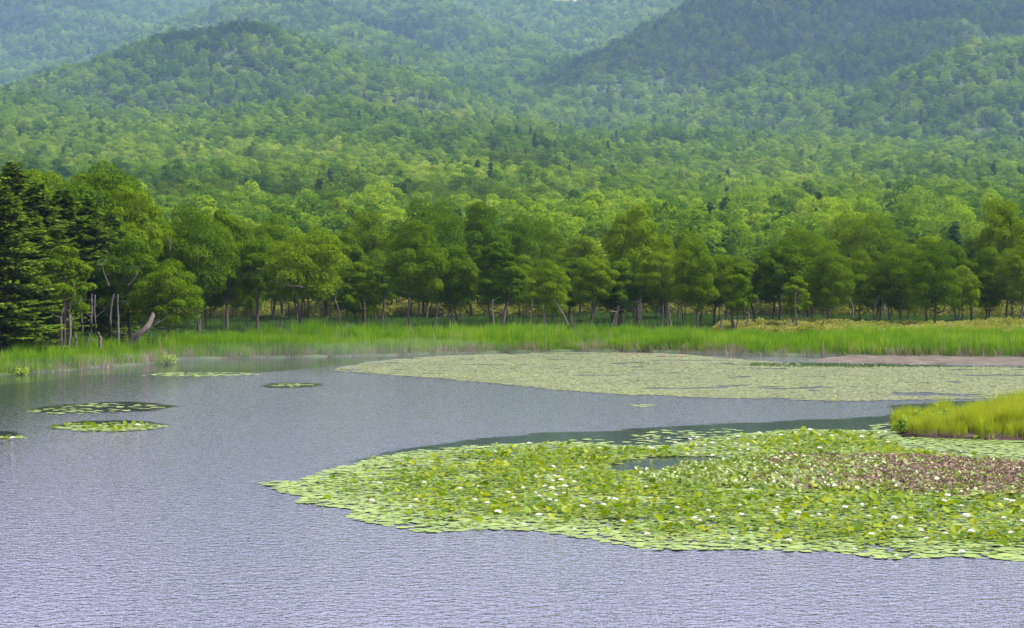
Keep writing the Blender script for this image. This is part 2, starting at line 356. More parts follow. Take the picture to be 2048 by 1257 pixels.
# ------------------------------------------------------------------ water
NEAR_BED = [(515, 968), (560, 963), (600, 962), (640, 945), (700, 930), (760, 912), (830, 903), (900, 895), (1000, 889), (1130, 884), (1250, 892), (1340, 892), (1390, 880), (1470, 868), (1600, 859), (1780, 862), (1800, 868), (1800, 876), (2300, 884), (2600, 890), (2600, 1180), (2300, 1150), (2048, 1123), (1900, 1114), (1780, 1120), (1650, 1105), (1450, 1101), (1300, 1101), (1200, 1084), (1100, 1067), (1000, 1060), (860, 1068), (760, 1052), (695, 1035), (705, 1020), (590, 1008), (610, 992), (520, 984), (560, 976)]
POND = [(1205, 938), (1255, 922), (1300, 915), (1490, 914), (1440, 927), (1385, 931), (1330, 945), (1240, 948)]
FAR_BED = [(655, 741), (720, 728), (800, 718), (890, 712), (1000, 708), (1200, 704), (1350, 708), (1640, 732), (2048, 735), (2500, 742), (2500, 800), (2048, 796), (1850, 800), (1700, 803), (1450, 798), (1250, 790), (1100, 779), (950, 764), (800, 752)]
PATCHES = [[(100, 856), (140, 851), (230, 850), (280, 848), (335, 852), (320, 858), (240, 864), (150, 863)], [(-120, 880), (-60, 872), (0, 874), (64, 874), (40, 878)]]
CALM = [
    [(560, 966), (640, 942), (800, 902), (960, 880), (1080, 868), (1250, 862), (1450, 852), (1640, 842), (1780, 834), (1790, 826), (1800, 812), (2048, 800), (2500, 800), (2500, 900), (1800, 880), (1400, 892), (1130, 892), (900, 898), (700, 934)],
    POND,
    [(60, 822), (120, 812), (200, 806), (300, 810), (380, 816), (300, 822), (200, 827), (100, 828)],
    [(105, 854), (160, 846), (240, 841), (300, 845), (340, 851), (280, 856), (150, 858)],
    [(-100, 877), (0, 866), (30, 868), (20, 876)],
    [(520, 772), (560, 767), (625, 768), (640, 772), (560, 776)],
    [(300, 750), (330, 735), (500, 722), (700, 714), (860, 712), (700, 728), (560, 742), (420, 750)],
    [(-300, 785), (-200, 765), (0, 754), (150, 745), (330, 730), (330, 738), (150, 754), (0, 768), (-100, 785)],
]
wx = np.concatenate([np.linspace(-700, -46, 40)[:-1], np.arange(-46, 46, .36), np.linspace(46, 700, 40)])
wy = np.concatenate([np.linspace(-115, 24, 20)[:-1], np.arange(24, 146, .3), np.linspace(146, 260, 12)])
WX, WY = np.meshgrid(wx, wy); PX, PY = proj(WX, np.maximum(WY, 2.), 0)
wob = vnoise(WX / 2.2, WY / 1.2, 21) * 8 + vnoise(WX / .8, WY / .5, 22) * 4
calm = np.zeros(WX.shape)
for pl in CALM: calm[(inpoly(PX + wob * 3, PY + wob * .8, pl) | inpoly(PX, PY + wob * .8 + 2, pl)) & (WY > 20)] = 1
def blur(a, n):
    for _ in range(n):
        a = (a + np.roll(a, 1, 0) + np.roll(a, -1, 0) + np.roll(a, 1, 1) + np.roll(a, -1, 1)) / 5
    return a
calm = np.clip(blur(calm, 3), 0, 1)
nr, nc = WX.shape; ii = (np.arange(nr - 1)[:, None] * nc + np.arange(nc - 1)[None])
WF = np.stack([ii, ii + 1, ii + nc + 1, ii + nc], -1).reshape(-1, 4)
m, nt, N, L = mat('lake_water')
g = N('ShaderNodeNewGeometry')
def wnoise(sc, sx, sy, det, rot=0):
    mp = N('ShaderNodeMapping'); mp.inputs['Scale'].default_value = (sx, sy, 1); mp.inputs['Rotation'].default_value = (0, 0, rot); L(g.outputs['Position'], mp.inputs[0])
    n = N('ShaderNodeTexNoise'); n.inputs['Scale'].default_value = sc; n.inputs['Detail'].default_value = det; n.inputs['Roughness'].default_value = .55; L(mp.outputs[0], n.inputs['Vector'])
    return n.outputs[0]
n1 = wnoise(9., 1., 1.05, 2, .15); n2 = wnoise(4.6, .85, 1., 2, -.3); n3 = wnoise(.09, .6, 1.5, 3, .1)
ad = N('ShaderNodeMath'); ad.operation = 'MULTIPLY_ADD'; ad.inputs[1].default_value = 1.4; L(n2, ad.inputs[0]); L(n1, ad.inputs[2])
at = N('ShaderNodeAttribute'); at.attribute_name = 'calm'
cn = wnoise(1.6, .7, 1.6, 4)
cm = N('ShaderNodeMath'); cm.operation = 'MULTIPLY_ADD'; cm.inputs[1].default_value = .9; cm.inputs[2].default_value = -.45; L(cn, cm.inputs[0])
cs = N('ShaderNodeMath'); cs.operation = 'ADD'; L(cm.outputs[0], cs.inputs[0]); L(at.outputs['Fac'], cs.inputs[1])
cw = N('ShaderNodeMath'); cw.operation = 'MULTIPLY_ADD'; cw.inputs[1].default_value = 1.1; cw.inputs[2].default_value = -.5; L(n3, cw.inputs[0])
c2 = N('ShaderNodeMath'); c2.operation = 'ADD'; L(cs.outputs[0], c2.inputs[0]); L(cw.outputs[0], c2.inputs[1]); cs = c2
mr = N('ShaderNodeMapRange'); mr.interpolation_type = 'SMOOTHSTEP'; mr.inputs['From Min'].default_value = .22; mr.inputs['From Max'].default_value = .62
mr.inputs['To Min'].default_value = .0118; mr.inputs['To Max'].default_value = .003; L(cs.outputs[0], mr.inputs['Value'])
bp = N('ShaderNodeBump'); bp.inputs['Strength'].default_value = 1.; L(mr.outputs[0], bp.inputs['Distance']); L(ad.outputs[0], bp.inputs['Height'])
p = N('ShaderNodeBsdfPrincipled'); p.inputs['Base Color'].default_value = (.020, .026, .032, 1); p.inputs['Roughness'].default_value = .07; p.inputs['IOR'].default_value = 1.333
p.inputs['Specular IOR Level'].default_value = 1.0
L(bp.outputs[0], p.inputs['Normal']); o_ = N('ShaderNodeOutputMaterial'); L(p.outputs[0], o_.inputs[0]); M['water'] = m
o = link('lake_water', mk('lake_water', np.stack([WX, WY, 0 * WX], -1).reshape(-1, 3), [WF], [m], None, {'calm': calm.ravel()}, True)); tag(o, kind='structure')

# ------------------------------------------------------------------ trees
def broadleaf(seed, H=10., Wd=8., nclump=34, nleaf=9000, lsize=.2, clear=.27, lean=0., fork=False, limbs=True, flat=.5, core=.08):
    rg = np.random.default_rng(seed)
    C = []
    cz, rz, rx = (clear + (1 - clear) * .34) * H, (1 - clear) * .64 * H, Wd / 2
    tries = 0
    while len(C) < nclump and tries < 6000:
        tries += 1
        v = rg.normal(size=3); v /= np.linalg.norm(v); rr = rg.uniform(.45, .93) ** .8
        q = v * rr
        if q[2] < -.5: continue
        wz = 1 - .28 * max(0, q[2]) ** 1.5
        c = np.array([q[0] * rx * wz, q[1] * rx * wz, cz + q[2] * rz])
        md = .15 * Wd
        if any(np.linalg.norm((c - k[:3]) * (1, 1, 1.5)) < md for k in C): continue
        C.append(np.array([*c, rg.uniform(.085, .165) * Wd]))
    C = np.array(C); C[:, 0] += lean * (C[:, 2] / H) * H * .3
    crown = MB(); w_ = C[:, 3] ** 2; w_ /= w_.sum()
    cnt = rg.multinomial(nleaf, w_)
    for c, n in zip(C, cnt):
        d = rg.normal(size=(n, 3)); d[:, 2] = np.abs(d[:, 2]) * np.where(rg.random(n) < .82, 1, -.6); d /= np.linalg.norm(d, axis=1)[:, None]
        rad = 1 - np.abs(rg.normal(size=(n, 1))) * .13 + .12 * np.sin(d[:, :1] * 5 + seed) * np.cos(d[:, 1:2] * 6)
        P = c[:3] + d * rad * c[3] * np.array([1.15, 1.15, flat * 1.25])
        Nn = d * np.array([.8, .8, 1.2]) + (0, 0, .25) + rg.normal(size=(n, 3)) * .38
        V, Fa = leaves(rg, P, Nn, rg.uniform(.7, 1.3, n) * lsize)
        t = np.repeat(np.clip(.5 + rg.normal(size=n) * .18 + rg.normal() * .12, 0, 1), 4)
        crown.add(V, Fa, t)
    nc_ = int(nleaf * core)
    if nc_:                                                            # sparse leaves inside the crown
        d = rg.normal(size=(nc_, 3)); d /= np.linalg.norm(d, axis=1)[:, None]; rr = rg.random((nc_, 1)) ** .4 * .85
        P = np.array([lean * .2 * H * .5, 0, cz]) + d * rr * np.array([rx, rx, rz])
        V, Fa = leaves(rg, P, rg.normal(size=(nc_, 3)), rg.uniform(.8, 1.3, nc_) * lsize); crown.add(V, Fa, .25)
    tr = MB(); r0 = .020 * H * rg.uniform(.8, 1.2)
    def wig(a, b, n, amp):
        s = np.linspace(0, 1, n)[:, None]; P = a + (b - a) * s
        P = P + np.sin(s * math.pi) * rg.normal(size=3) * amp + rg.normal(size=(n, 3)) * amp * .25 * np.sin(s * math.pi)
        return P
    stems = []
    ns = 2 if fork else 1
    for k in range(ns):
        off = np.array([(k - .5) * .5, 0, 0]) if fork else np.zeros(3)
        top = np.array([lean * .16 * H + (k - .5) * (2.2 if fork else 0) + rg.normal() * .3, rg.normal() * .3, H * (clear + .42)])
        P = wig(off * .3, top, 9, .035 * H); P[0] = off * .3 + (0, 0, -.4)
        s = np.linspace(0, 1, 9); rad = r0 * (1.15 if not fork else .85) * (1 - .72 * s); rad[0] *= 1.5
        tr.tube(P, rad, 8, .5); stems.append((P, rad))
    if limbs:
        order = np.argsort(C[:, 2])
        nodes = [(P[i], rad[i]) for P, rad in stems for i in range(2, 9)]
        for ci in order:
            c = C[ci, :3] - np.array([0, 0, C[ci, 3] * .25])
            best = min((np.linalg.norm(c - n_[0]) + 2.2 * max(0, n_[0][2] - c[2] + .3), i) for i, n_ in enumerate(nodes))[1]
            a, ra = nodes[best]; P = wig(a, c, 6, .06 * np.linalg.norm(c - a)); P[:, 2] += np.sin(np.linspace(0, 1, 6) * math.pi) * -.04 * np.linalg.norm(c - a)
            rb = max(.018, min(ra * .62, .012 * H)); rad = np.linspace(rb, .014, 6)
            tr.tube(P, rad, 5, .5)
            nodes += [(P[i], rad[i]) for i in (2, 3, 4) if rad[i] > .02]
    return crown, tr
def fir(seed, H=13., Wd=6., whorls=34, per=7, twigs=24, start=.14, tw=.34):
    rg = np.random.default_rng(seed); crown = MB(); tr = MB()
    P = np.stack([rg.normal(size=8) * .05, rg.normal(size=8) * .05, np.linspace(-.4, H, 8)], 1)
    tr.tube(P, np.linspace(.019 * H, .02, 8), 7)
    for k in range(whorls):
        u = k / (whorls - 1); z = H * (start + (1 - start) * .985 * u ** .92)
        for j in range(per):
            az = rg.random() * 6.283; Lb = Wd / 2 * ((1 - u) ** .58 * .96 + .05) * rg.uniform(.6, 1.12)
            zz = z + rg.normal() * .2 * H / 13; dr = np.array([math.cos(az), math.sin(az), 0]); sd = np.array([-dr[1], dr[0], 0])
            s = np.linspace(0, 1, 5)[:, None]
            droop = -.30 * (1 - u) - .02
            B = np.array([0, 0, zz]) + dr * s * Lb + np.array([0, 0, 1]) * (droop * s * Lb + .22 * s ** 2.4 * Lb)
            tr.tube(B, np.linspace(.022, .006, 5) * H / 13, 3, .4)
            n = max(6, int(twigs * (.35 + Lb / Wd * 1.6)))
            q = rg.random(n) ** .75; side = rg.choice([-1, 1], n)
            base = np.stack([np.interp(q, s[:, 0], B[:, i]) for i in range(3)], 1)
            ln = tw * rg.uniform(.6, 1.3, n) * (1.15 - .5 * q)
            td = dr[None] * (.75 + .3 * q[:, None]) + sd[None] * (side * rg.uniform(.3, 1.1, n))[:, None] + rg.normal(size=(n, 3)) * .14
            td[:, 2] += rg.normal(size=n) * .22; td /= np.linalg.norm(td, axis=1)[:, None]; td[:, 2] -= .10
            wv = np.cross(td, [0, 0, 1.]) + rg.normal(size=(n, 3)) * .35; wv /= np.linalg.norm(wv, axis=1)[:, None]
            wd = (.16 * ln / .34 * tw)[:, None] * 1.6
            base = base + sd[None] * (side * rg.uniform(0, .16, n) * Lb * (1 - .6 * q))[:, None]
            V = np.stack([base - wv * wd * .4, base + td * ln[:, None] * .6 - wv * wd * .5, base + td * ln[:, None], base + td * ln[:, None] * .5 + wv * wd * .6], 1).reshape(-1, 3)
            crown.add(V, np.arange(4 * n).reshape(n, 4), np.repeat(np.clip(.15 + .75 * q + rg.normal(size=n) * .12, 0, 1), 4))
    return crown, tr

# ---- hillside stock (crown and stem in one mesh, seen small)
HB = []
for s in range(7):
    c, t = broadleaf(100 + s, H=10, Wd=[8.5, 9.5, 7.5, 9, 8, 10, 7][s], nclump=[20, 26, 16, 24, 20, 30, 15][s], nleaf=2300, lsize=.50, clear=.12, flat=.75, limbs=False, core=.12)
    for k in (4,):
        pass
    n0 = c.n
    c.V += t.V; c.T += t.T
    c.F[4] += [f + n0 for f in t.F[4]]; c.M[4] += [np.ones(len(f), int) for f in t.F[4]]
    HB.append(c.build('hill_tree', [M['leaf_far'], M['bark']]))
HF = []
for s in range(3):
    c, t = fir(200 + s, H=13, Wd=[5, 4.4, 5.6][s], whorls=20, per=7, twigs=16, start=.06, tw=.9)
    n0 = c.n
    c.V += t.V; c.T += t.T
    c.F[4] += [f + n0 for f in t.F[4]]; c.M[4] += [np.ones(len(f), int) for f in t.F[4]]
    HF.append(c.build('hill_fir', [M['fir_far'], M['bark_dark']]))

rg = np.random.default_rng(7)
def grid_pts(y0, y1, sp, half=.335):
    ys = np.arange(y0, y1, sp); out = []
    for y in ys:
        xs = np.arange(-half * y1, half * y1, sp); xs = xs[np.abs(xs) < half * y]
        out.append(np.stack([xs, np.full(len(xs), y)], 1))
    P = np.concatenate(out); P += rg.uniform(-.48, .48, P.shape) * sp
    return P
TP = np.concatenate([grid_pts(335, 620, 6.6), grid_pts(620, 1700, 7.2), grid_pts(1700, 2700, 9.4), grid_pts(2700, 4700, 11.)])
TZ = height(TP[:, 0], TP[:, 1]); d = TP[:, 1]
sc = (.58 + .9 * rg.random(len(TP)) ** 1.3) * np.where(d < 1700, 1., np.where(d < 2700, 1.12, 1.35)); SCB = sc
fn = vnoise(TP[:, 0] / 75, TP[:, 1] / 110, 31) + .5 * vnoise(TP[:, 0] / 25, TP[:, 1] / 25, 32)
fprob = np.clip(.02 + .30 * np.clip(fn - .12, 0, 1), 0, .6) * np.where((d > 1450) & (d < 1750), 1.7, 1.)
isf = rg.random(len(TP)) < fprob
sc = np.where(isf, sc * .74, sc); topz = TZ + np.where(isf, 13, 10) * sc
# drop the trees that higher ground or nearer trees fully hide
ang = np.round((TP[:, 0] / d + .4) * 700).astype(int); el = (topz - CAM_Z) / d; order = np.argsort(d)
hid = np.zeros(len(TP), bool); run = np.full(700, -9.)
gel = (TZ - CAM_Z) / d
for i in order:
    a = ang[i]
    if el[i] < run[a] - 1.5 / 700: hid[i] = True
    v = gel[i] + 3.0 / d[i]
    if v > run[a]: run[a] = v
px_, py_ = proj(TP[:, 0], d, TZ + 3)
for pl in BARE:
    hid |= inpoly(px_, py_, [(a, b) for a, b in pl]) & (d > 1500)
keep = ~hid
TP, TZ, sc, isf, d, topz = TP[keep], TZ[keep], sc[keep], isf[keep], d[keep], topz[keep]
print('hill trees', len(TP))
rot = np.stack([rg.normal(size=len(TP)) * .04, rg.normal(size=len(TP)) * .04, rg.random(len(TP)) * 6.283], 1)
S3 = np.stack([sc * rg.uniform(.85, 1.2, len(TP)), sc * rg.uniform(.85, 1.2, len(TP)), sc * rg.uniform(.85, 1.15, len(TP))], 1)
P3 = np.column_stack([TP, TZ - .2])
NB_IND, NF_IND = 190, 40
px_, py_ = proj(TP[:, 0], d, topz)
inview = (px_ > -10) & (px_ < 2058) & (py_ < 500)
bl = np.where(~isf & inview)[0]; bl = bl[np.argsort(d[bl])][:NB_IND]
fl = np.where(isf & inview)[0]; fl = fl[np.argsort(d[fl])][:NF_IND]
ind = np.zeros(len(TP), bool); ind[bl] = True; ind[fl] = True
LANDM = [(230, 'above the dark firs'), (430, 'above the wide olive crown'), (560, 'left of the bent forked tree'), (700, 'above the bent forked trunk tree'), (860, 'above the straight thick trunk tree'),
         (1010, 'above the square topped tree'), (1190, 'above the bright low dome tree'), (1330, 'behind the peaked tallest crown'), (1500, 'above the small pale front tree'), (1680, 'behind the broad high crown'),
         (1830, 'above the flat topped tree'), (1940, 'above the lone round tree'), (9999, 'beside the massive trunked tree')]
where = lambda p: next(t for a, t in LANDM if p < a)
SZ = lambda v: 'small' if v < 1. else 'middling' if v < 1.28 else 'large'
for i in bl:
    o = link('hillside_tree', HB[i % 7]); o.location = P3[i]; o.rotation_euler = rot[i]; o.scale = S3[i]
    tag(o, SZ(sc[i]) + ' round crown low in the hillside forest, seen ' + where(px_[i]), 'tree', 'broadleaf trees at the foot of the hillside')
for i in fl:
    o = link('hillside_fir', HF[i % 3]); o.location = P3[i]; o.rotation_euler = rot[i]; o.scale = S3[i]
    tag(o, 'dark pointed conifer low in the hillside forest, seen ' + where(px_[i]), 'tree', 'conifers scattered low on the hillside')
q = ~isf & ~ind
scatter('hillside_forest', P3[q], rot[q], S3[q], HB, 'dense green broadleaf forest covering the hills up to the hazy mountains')
q = isf & ~ind
scatter('hillside_conifers', P3[q], rot[q], S3[q], HF, 'dark conifers sprinkled through the hillside forest')

# ---- shore stock
SB = []
for s, (Hh, Ww, ncl, cl, ln, fk) in enumerate([(10, 8, 40, .24, 0, 0), (10, 9.5, 46, .26, .3, 1), (10, 7, 34, .28, -.3, 0), (10, 8.5, 40, .3, .5, 0), (10, 6.5, 32, .22, 0, 1), (10, 10, 50, .27, -.5, 1), (10, 7.5, 36, .33, .2, 0), (10, 9, 44, .2, 0, 0), (10, 5.5, 24, .3, -.2, 0)]):
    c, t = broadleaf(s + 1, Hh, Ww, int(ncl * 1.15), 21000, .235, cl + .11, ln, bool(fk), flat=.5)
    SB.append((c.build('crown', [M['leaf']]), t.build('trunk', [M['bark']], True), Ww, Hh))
SB_PALE = {}
SF = []
for s, (Hh, Ww, st) in enumerate([(13, 6.4, .12), (13, 5.4, .18), (13, 7.2, .1)]):
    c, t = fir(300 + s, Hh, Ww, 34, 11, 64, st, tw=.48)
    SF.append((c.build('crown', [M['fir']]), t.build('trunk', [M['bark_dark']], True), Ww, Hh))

def put(stock, k, px, top, width, dep, name, label, cat, group, rz=None, barkmesh=None):
    cr, tk, Ww, Hh = stock[k % len(stock)]
    x = (px - 1024) / F * dep; z0 = float(height(np.array([x]), np.array([float(dep)]))[0]) - .1
    zt = float(wp(px, top, dep)[2]); Hs = (zt - z0) / Hh; Ws = width * (.9 if stock is SB else 1) / F * dep / Ww
    Ws = min(max(Ws, Hs * .6), Hs * 1.5)
    e = empty(name, (x, dep, z0)); e.rotation_euler = (0, 0, rnd.random() * 6.283 if rz is None else rz); e.scale = (Ws, Ws, Hs)
    tag(e, label, cat, group)
    link('trunk', barkmesh or tk, e); link('crown', cr, e)
    return e
rnd = random.Random(5)
ordn = lambda n: ['first', 'second', 'third', 'fourth', 'fifth', 'sixth', 'seventh', 'eighth', 'ninth', 'tenth', 'eleventh', 'twelfth', 'thirteenth', 'fourteenth', 'fifteenth', 'sixteenth', 'seventeenth', 'eighteenth', 'nineteenth', 'twentieth', 'twenty first', 'twenty second', 'twenty third', 'twenty fourth'][n]
G1 = 'broadleaf trees of the shore belt'
FRONT = [  # px, top row, crown width, depth, stock, label
    (125, 483, 120, 122, 8, 'slim young tree with two pale stems in front of the dark firs'),
    (262, 470, 150, 133, 0, 'dense low tree whose crown hides the firs, right of the twin pale stems'),
    (335, 520, 150, 131, 7, 'bushy bright green tree hanging over the thick leaning trunk'),
    (400, 410, 165, 160, 5, 'wide olive crowned tree right of the dark firs, with a dead branch poking out'),
    (452, 405, 110, 172, 2, 'tall rounded tree just right of the wide olive crowned one'),
    (515, 470, 110, 168, 6, 'narrow tree squeezed left of the tree with the bent forked trunk'),
    (600, 452, 170, 160, 1, 'spreading tree with a thick bent forked trunk and a long bare side limb'),
    (716, 522, 110, 163, 4, 'small drooping tree right of the bent forked trunk'),
    (822, 440, 105, 162, 3, 'upright tree with a straight thick dark trunk and stepped crown'),
    (905, 488, 105, 170, 0, 'square topped tree right of the straight thick dark trunk'),
    (1000, 478, 110, 168, 8, 'tree with two stacked domes of foliage behind a thin pale stem'),
    (1095, 518, 105, 160, 7, 'bright low dome shaped tree at the water end of the belt centre'),
    (1180, 500, 100, 170, 2, 'pale green rounded tree right of the bright low dome'),
    (1275, 408, 125, 185, 3, 'tallest tree in the right half centre, with a peaked crown above its neighbours'),
    (1235, 520, 90, 172, 4, 'short tree under the left side of the peaked tallest crown'),
    (1320, 500, 100, 172, 6, 'short tree under the right side of the peaked tallest crown'),
    (1392, 474, 105, 166, 0, 'round headed tree on two slightly bent stems before the small pale front tree'),
    (1474, 520, 82, 158, 8, 'small tree with thin pale stems standing forward at the meadow edge'),
    (1560, 470, 110, 176, 2, 'dark trunked tree at the left shoulder of the broad high crown'),
    (1618, 452, 150, 180, 5, 'broad high crowned tree above the bamboo grass mound'),
    (1655, 490, 110, 166, 7, 'dense low tree with a stout leaning trunk above the left end of the bamboo mound'),
    (1592, 548, 70, 160, 8, 'sapling sized round tree on one thin stem in front of the broad high crown'),
    (1752, 500, 90, 174, 4, 'leaning pale stemmed tree behind the bamboo mound'),
    (1800, 485, 100, 172, 1, 'flat topped tree with crossed stems left of the lone round tree'),
    (1866, 488, 115, 160, 7, 'round tree on a single crooked trunk standing right on the bamboo mound'),
    (1945, 510, 90, 185, 2, 'short tree between the lone round tree and the massive trunk'),
    (2012, 395, 140, 190, 0, 'tall tree with a massive dark trunk near the right edge'),
    (2075, 470, 140, 180, 5, 'tree cut by the right edge of the photo'),
]
for i, (px, top, wd, dep, k, lab) in enumerate(FRONT):
    put(SB, k, px, top, wd, dep, 'shore_tree', lab, 'tree', G1, rz=rnd.random() * 6.28)
BACK = [(60, 345, 120, 150, 7), (190, 318, 190, 158, 1), (95, 335, 110, 160, 0), (250, 372, 130, 150, 3), (290, 395, 110, 160, 2), (215, 430, 120, 145, 6), (345, 440, 100, 175, 4),
        (545, 430, 90, 200, 7), (690, 445, 100, 205, 2), (745, 418, 90, 210, 0), (850, 398, 130, 200, 5), (945, 405, 120, 205, 3), (1020, 430, 110, 215, 1), (1090, 440, 120, 220, 7),
        (1160, 470, 110, 205, 0), (1370, 455, 100, 215, 6), (1695, 430, 110, 230, 7), (1755, 425, 130, 225, 5), (1850, 470, 110, 220, 0), (1900, 480, 90, 210, 3), (1970, 455, 120, 220, 2)]
for i, (px, top, wd, dep, k) in enumerate(BACK):
    if px < 400: lab = 'broadleaf crown rising behind the dark firs, %s from the left there' % ordn(sorted(b[0] for b in BACK[:7]).index(px))
    else: lab = 'taller crown in the back row of the belt, %s back row crown from the left' % ordn(sorted(b[0] for b in BACK[7:]).index(px))
    put(SB, k, px, top, wd, dep, 'back_row_tree', lab, 'tree', 'back row trees of the shore belt')
# filler: thin stemmed trees between the named ones
fill = []; nth = {}
for px in np.arange(370, 2120, 17.):
    p_ = px + rnd.uniform(-8, 8); dep = rnd.uniform(172, 226)
    fill.append((p_, rnd.uniform(490, 540), rnd.uniform(60, 95), dep, rnd.randrange(9)))
for i, (px, top, wd, dep, k) in enumerate(fill):
    land = [(560, 'left of the bent forked trunk'), (780, 'right of the bent forked trunk'), (1050, 'left of the bright low dome'), (1250, 'left of the peaked tallest crown'), (1450, 'left of the small pale front tree'),
            (1650, 'behind the left end of the bamboo mound'), (1860, 'behind the middle of the bamboo mound'), (9999, 'right of the lone round tree')]
    zi = next(j for j, (a, t) in enumerate(land) if px < a); nth[zi] = nth.get(zi, -1) + 1
    z_ = land[zi][1]
    put(SB, k, px, top, wd, dep, 'thin_stemmed_tree', ordn(nth[zi]) + ' thin stemmed tree from the left, ' + z_, 'tree', 'thin stemmed trees filling the shore belt')

# firs at the left
FIRS = [(-60, 330, 300, 120, 0, 'great fir cut by the left edge of the photo'), (5, 380, 260, 118, 2, 'nearest fir, its layered branches filling the left edge'),
        (28, 332, 190, 138, 1, 'fir whose thin spire rises above the others at far left'), (75, 372, 230, 130, 0, 'broad fir second in from the left edge, above the bare dark trunks'), (125, 385, 230, 134, 1, 'fir behind the crown of the twin stemmed young tree'),
        (172, 402, 220, 136, 2, 'fir between the twin stemmed young tree and the dense low tree'), (220, 430, 190, 140, 0, 'rightmost fir, partly covered by a dense low broadleaf'),
        (60, 430, 210, 124, 1, 'short dense fir close behind the grass at far left')]
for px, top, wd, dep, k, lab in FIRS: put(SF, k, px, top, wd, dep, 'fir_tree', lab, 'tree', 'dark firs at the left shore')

# bare trunks, snags, leaning trunk
def stem(name, pts, r0, r1, m, lab, cat, group=None, twigs=0, sides=7):
    """pts: list of (px, py, depth)"""
    b = MB(); P = np.array([[float(v) for v in wp(*q)] for q in pts])
    n = max(8, 3 * len(P)); s = np.linspace(0, len(P) - 1, n); Q = np.stack([np.interp(s, np.arange(len(P)), P[:, i]) for i in range(3)], 1)
    Q += np.random.default_rng(int(pts[0][0])).normal(size=Q.shape) * min(r0 * .25, .03); org = Q[0].copy()
    b.tube(Q - org, np.linspace(r0, r1, n), sides)
    rr = np.random.default_rng(int(pts[0][0] + pts[-1][1]))
    for _ in range(twigs):
        a = Q[rr.integers(n // 3, n)] - org; v = rr.normal(size=3); v[2] = abs(v[2]) * .6; v /= np.linalg.norm(v); l = rr.uniform(.4, 1.3)
        w1 = a + v * l * .5; w2 = w1 + (v + rr.normal(size=3) * .5) * l * .5
        b.tube([a, w1, w2], [max(r1, r0 * .3), r0 * .2, .01], 4)
    o = link(name, b.build(name, [m], True), loc=org); tag(o, lab, cat, group)
    return o
bare = [(8, 700), (22, 705), (48, 702), (60, 700), (78, 705), (90, 698), (104, 700), (162, 702), (180, 700), (188, 700), (222, 698), (238, 695)]
for i, (px, b) in enumerate(bare):
    stem('bare_trunk', [(px + rnd.uniform(-3, 3), 712, 124 + rnd.random() * 8), (px + rnd.uniform(-4, 4), 650, 126), (px + rnd.uniform(-5, 5), 590, 127)], .07 + .04 * rnd.random(), .045, M['bark_dark'],
         'bare dark lower trunk in the shade under the firs, %s from the left edge' % ordn(i), 'tree trunk', 'bare trunks under the firs', twigs=2)
stem('pale_trunk', [(124, 712, 121), (122, 640, 121), (130, 600, 121.5), (125, 545, 122)], .09, .035, M['bark_pale'], 'left one of the two slim pale trunks before the firs', 'tree trunk', 'twin pale trunks', 3)
stem('pale_trunk', [(136, 714, 121), (141, 660, 121), (138, 620, 121.5), (150, 560, 122)], .10, .035, M['bark_pale'], 'right one of the two slim pale trunks before the firs', 'tree trunk', 'twin pale trunks', 3)
stem('snag', [(149, 706, 120), (153, 680, 120), (150, 667, 120)], .09, .05, M['bark_pale'], 'short broken pale snag just right of the twin pale trunks', 'snag', None, 1)
stem('snag', [(168, 704, 120), (176, 682, 120), (183, 660, 120)], .07, .03, M['bark_pale'], 'thin leaning pale snag in the left grass, second right of the twin trunks', 'snag', None, 1)
stem('snag', [(200, 696, 121), (201, 676, 121), (197, 668, 121)], .12, .07, M['bark_pale'], 'stubby pale stump at the shaded edge, right of the thin leaning snag', 'snag')
stem('leaning_trunk', [(258, 696, 126), (268, 676, 126), (290, 660, 126), (304, 640, 127), (306, 628, 128)], .26, .13, M['bark'], 'thick grey trunk leaning hard to the right over the reeds', 'tree trunk', None, 0, 9)
stem('fallen_branch', [(265, 692, 124), (285, 668, 124), (312, 648, 124), (345, 630, 124)], .06, .02, M['bark_pale'], 'long pale dead branch resting on the thick leaning trunk', 'branch', None, 2)
stem('dead_branch', [(256, 572, 126), (270, 555, 126), (281, 535, 126)], .045, .02, M['bark_pale'], 'bare white branch reaching up out of the dense low tree', 'branch', None, 2)
stem('dead_branch', [(218, 572, 125), (208, 545, 125), (205, 530, 125)], .045, .015, M['bark_pale'], 'tangled bare white branch left of the straight one in the low tree', 'branch', None, 7)
stem('dead_branch', [(340, 500, 150), (341, 485, 150), (333, 474, 150)], .06, .02, M['bark_pale'], 'hooked bare branch tip above the wide olive crown', 'branch', None, 1)
stem('dead_branch', [(606, 575, 157), (570, 570, 157), (540, 562, 157)], .07, .025, M['bark_pale'], 'long bare side limb pointing left from the bent forked trunk', 'branch', None, 2)
THIN = [(991, 662, 655, 985, 600, 1), (1090, 658, 648, 1086, 610, 1), (1136, 650, 640, 1108, 600, 1), (730, 652, 645, 728, 598, 0), (1060, 650, 640, 1064, 600, 0), (1278, 648, 640, 1280, 598, 0), (1342, 652, 640, 1338, 605, 1),
        (1440, 655, 640, 1452, 618, 1), (1464, 662, 650, 1466, 600, 0), (1473, 660, 650, 1480, 600, 1), (1492, 652, 640, 1497, 622, 1), (1595, 660, 650, 1590, 590, 0), (1640, 662, 650, 1648, 640, 0), (1706, 635, 625, 1700, 598, 1),
        (1745, 632, 620, 1760, 590, 0), (1772, 634, 620, 1770, 606, 1), (1230, 652, 650, 1238, 612, 0), (870, 652, 640, 880, 600, 0), (680, 650, 640, 670, 600, 0), (560, 655, 640, 566, 600, 0)]
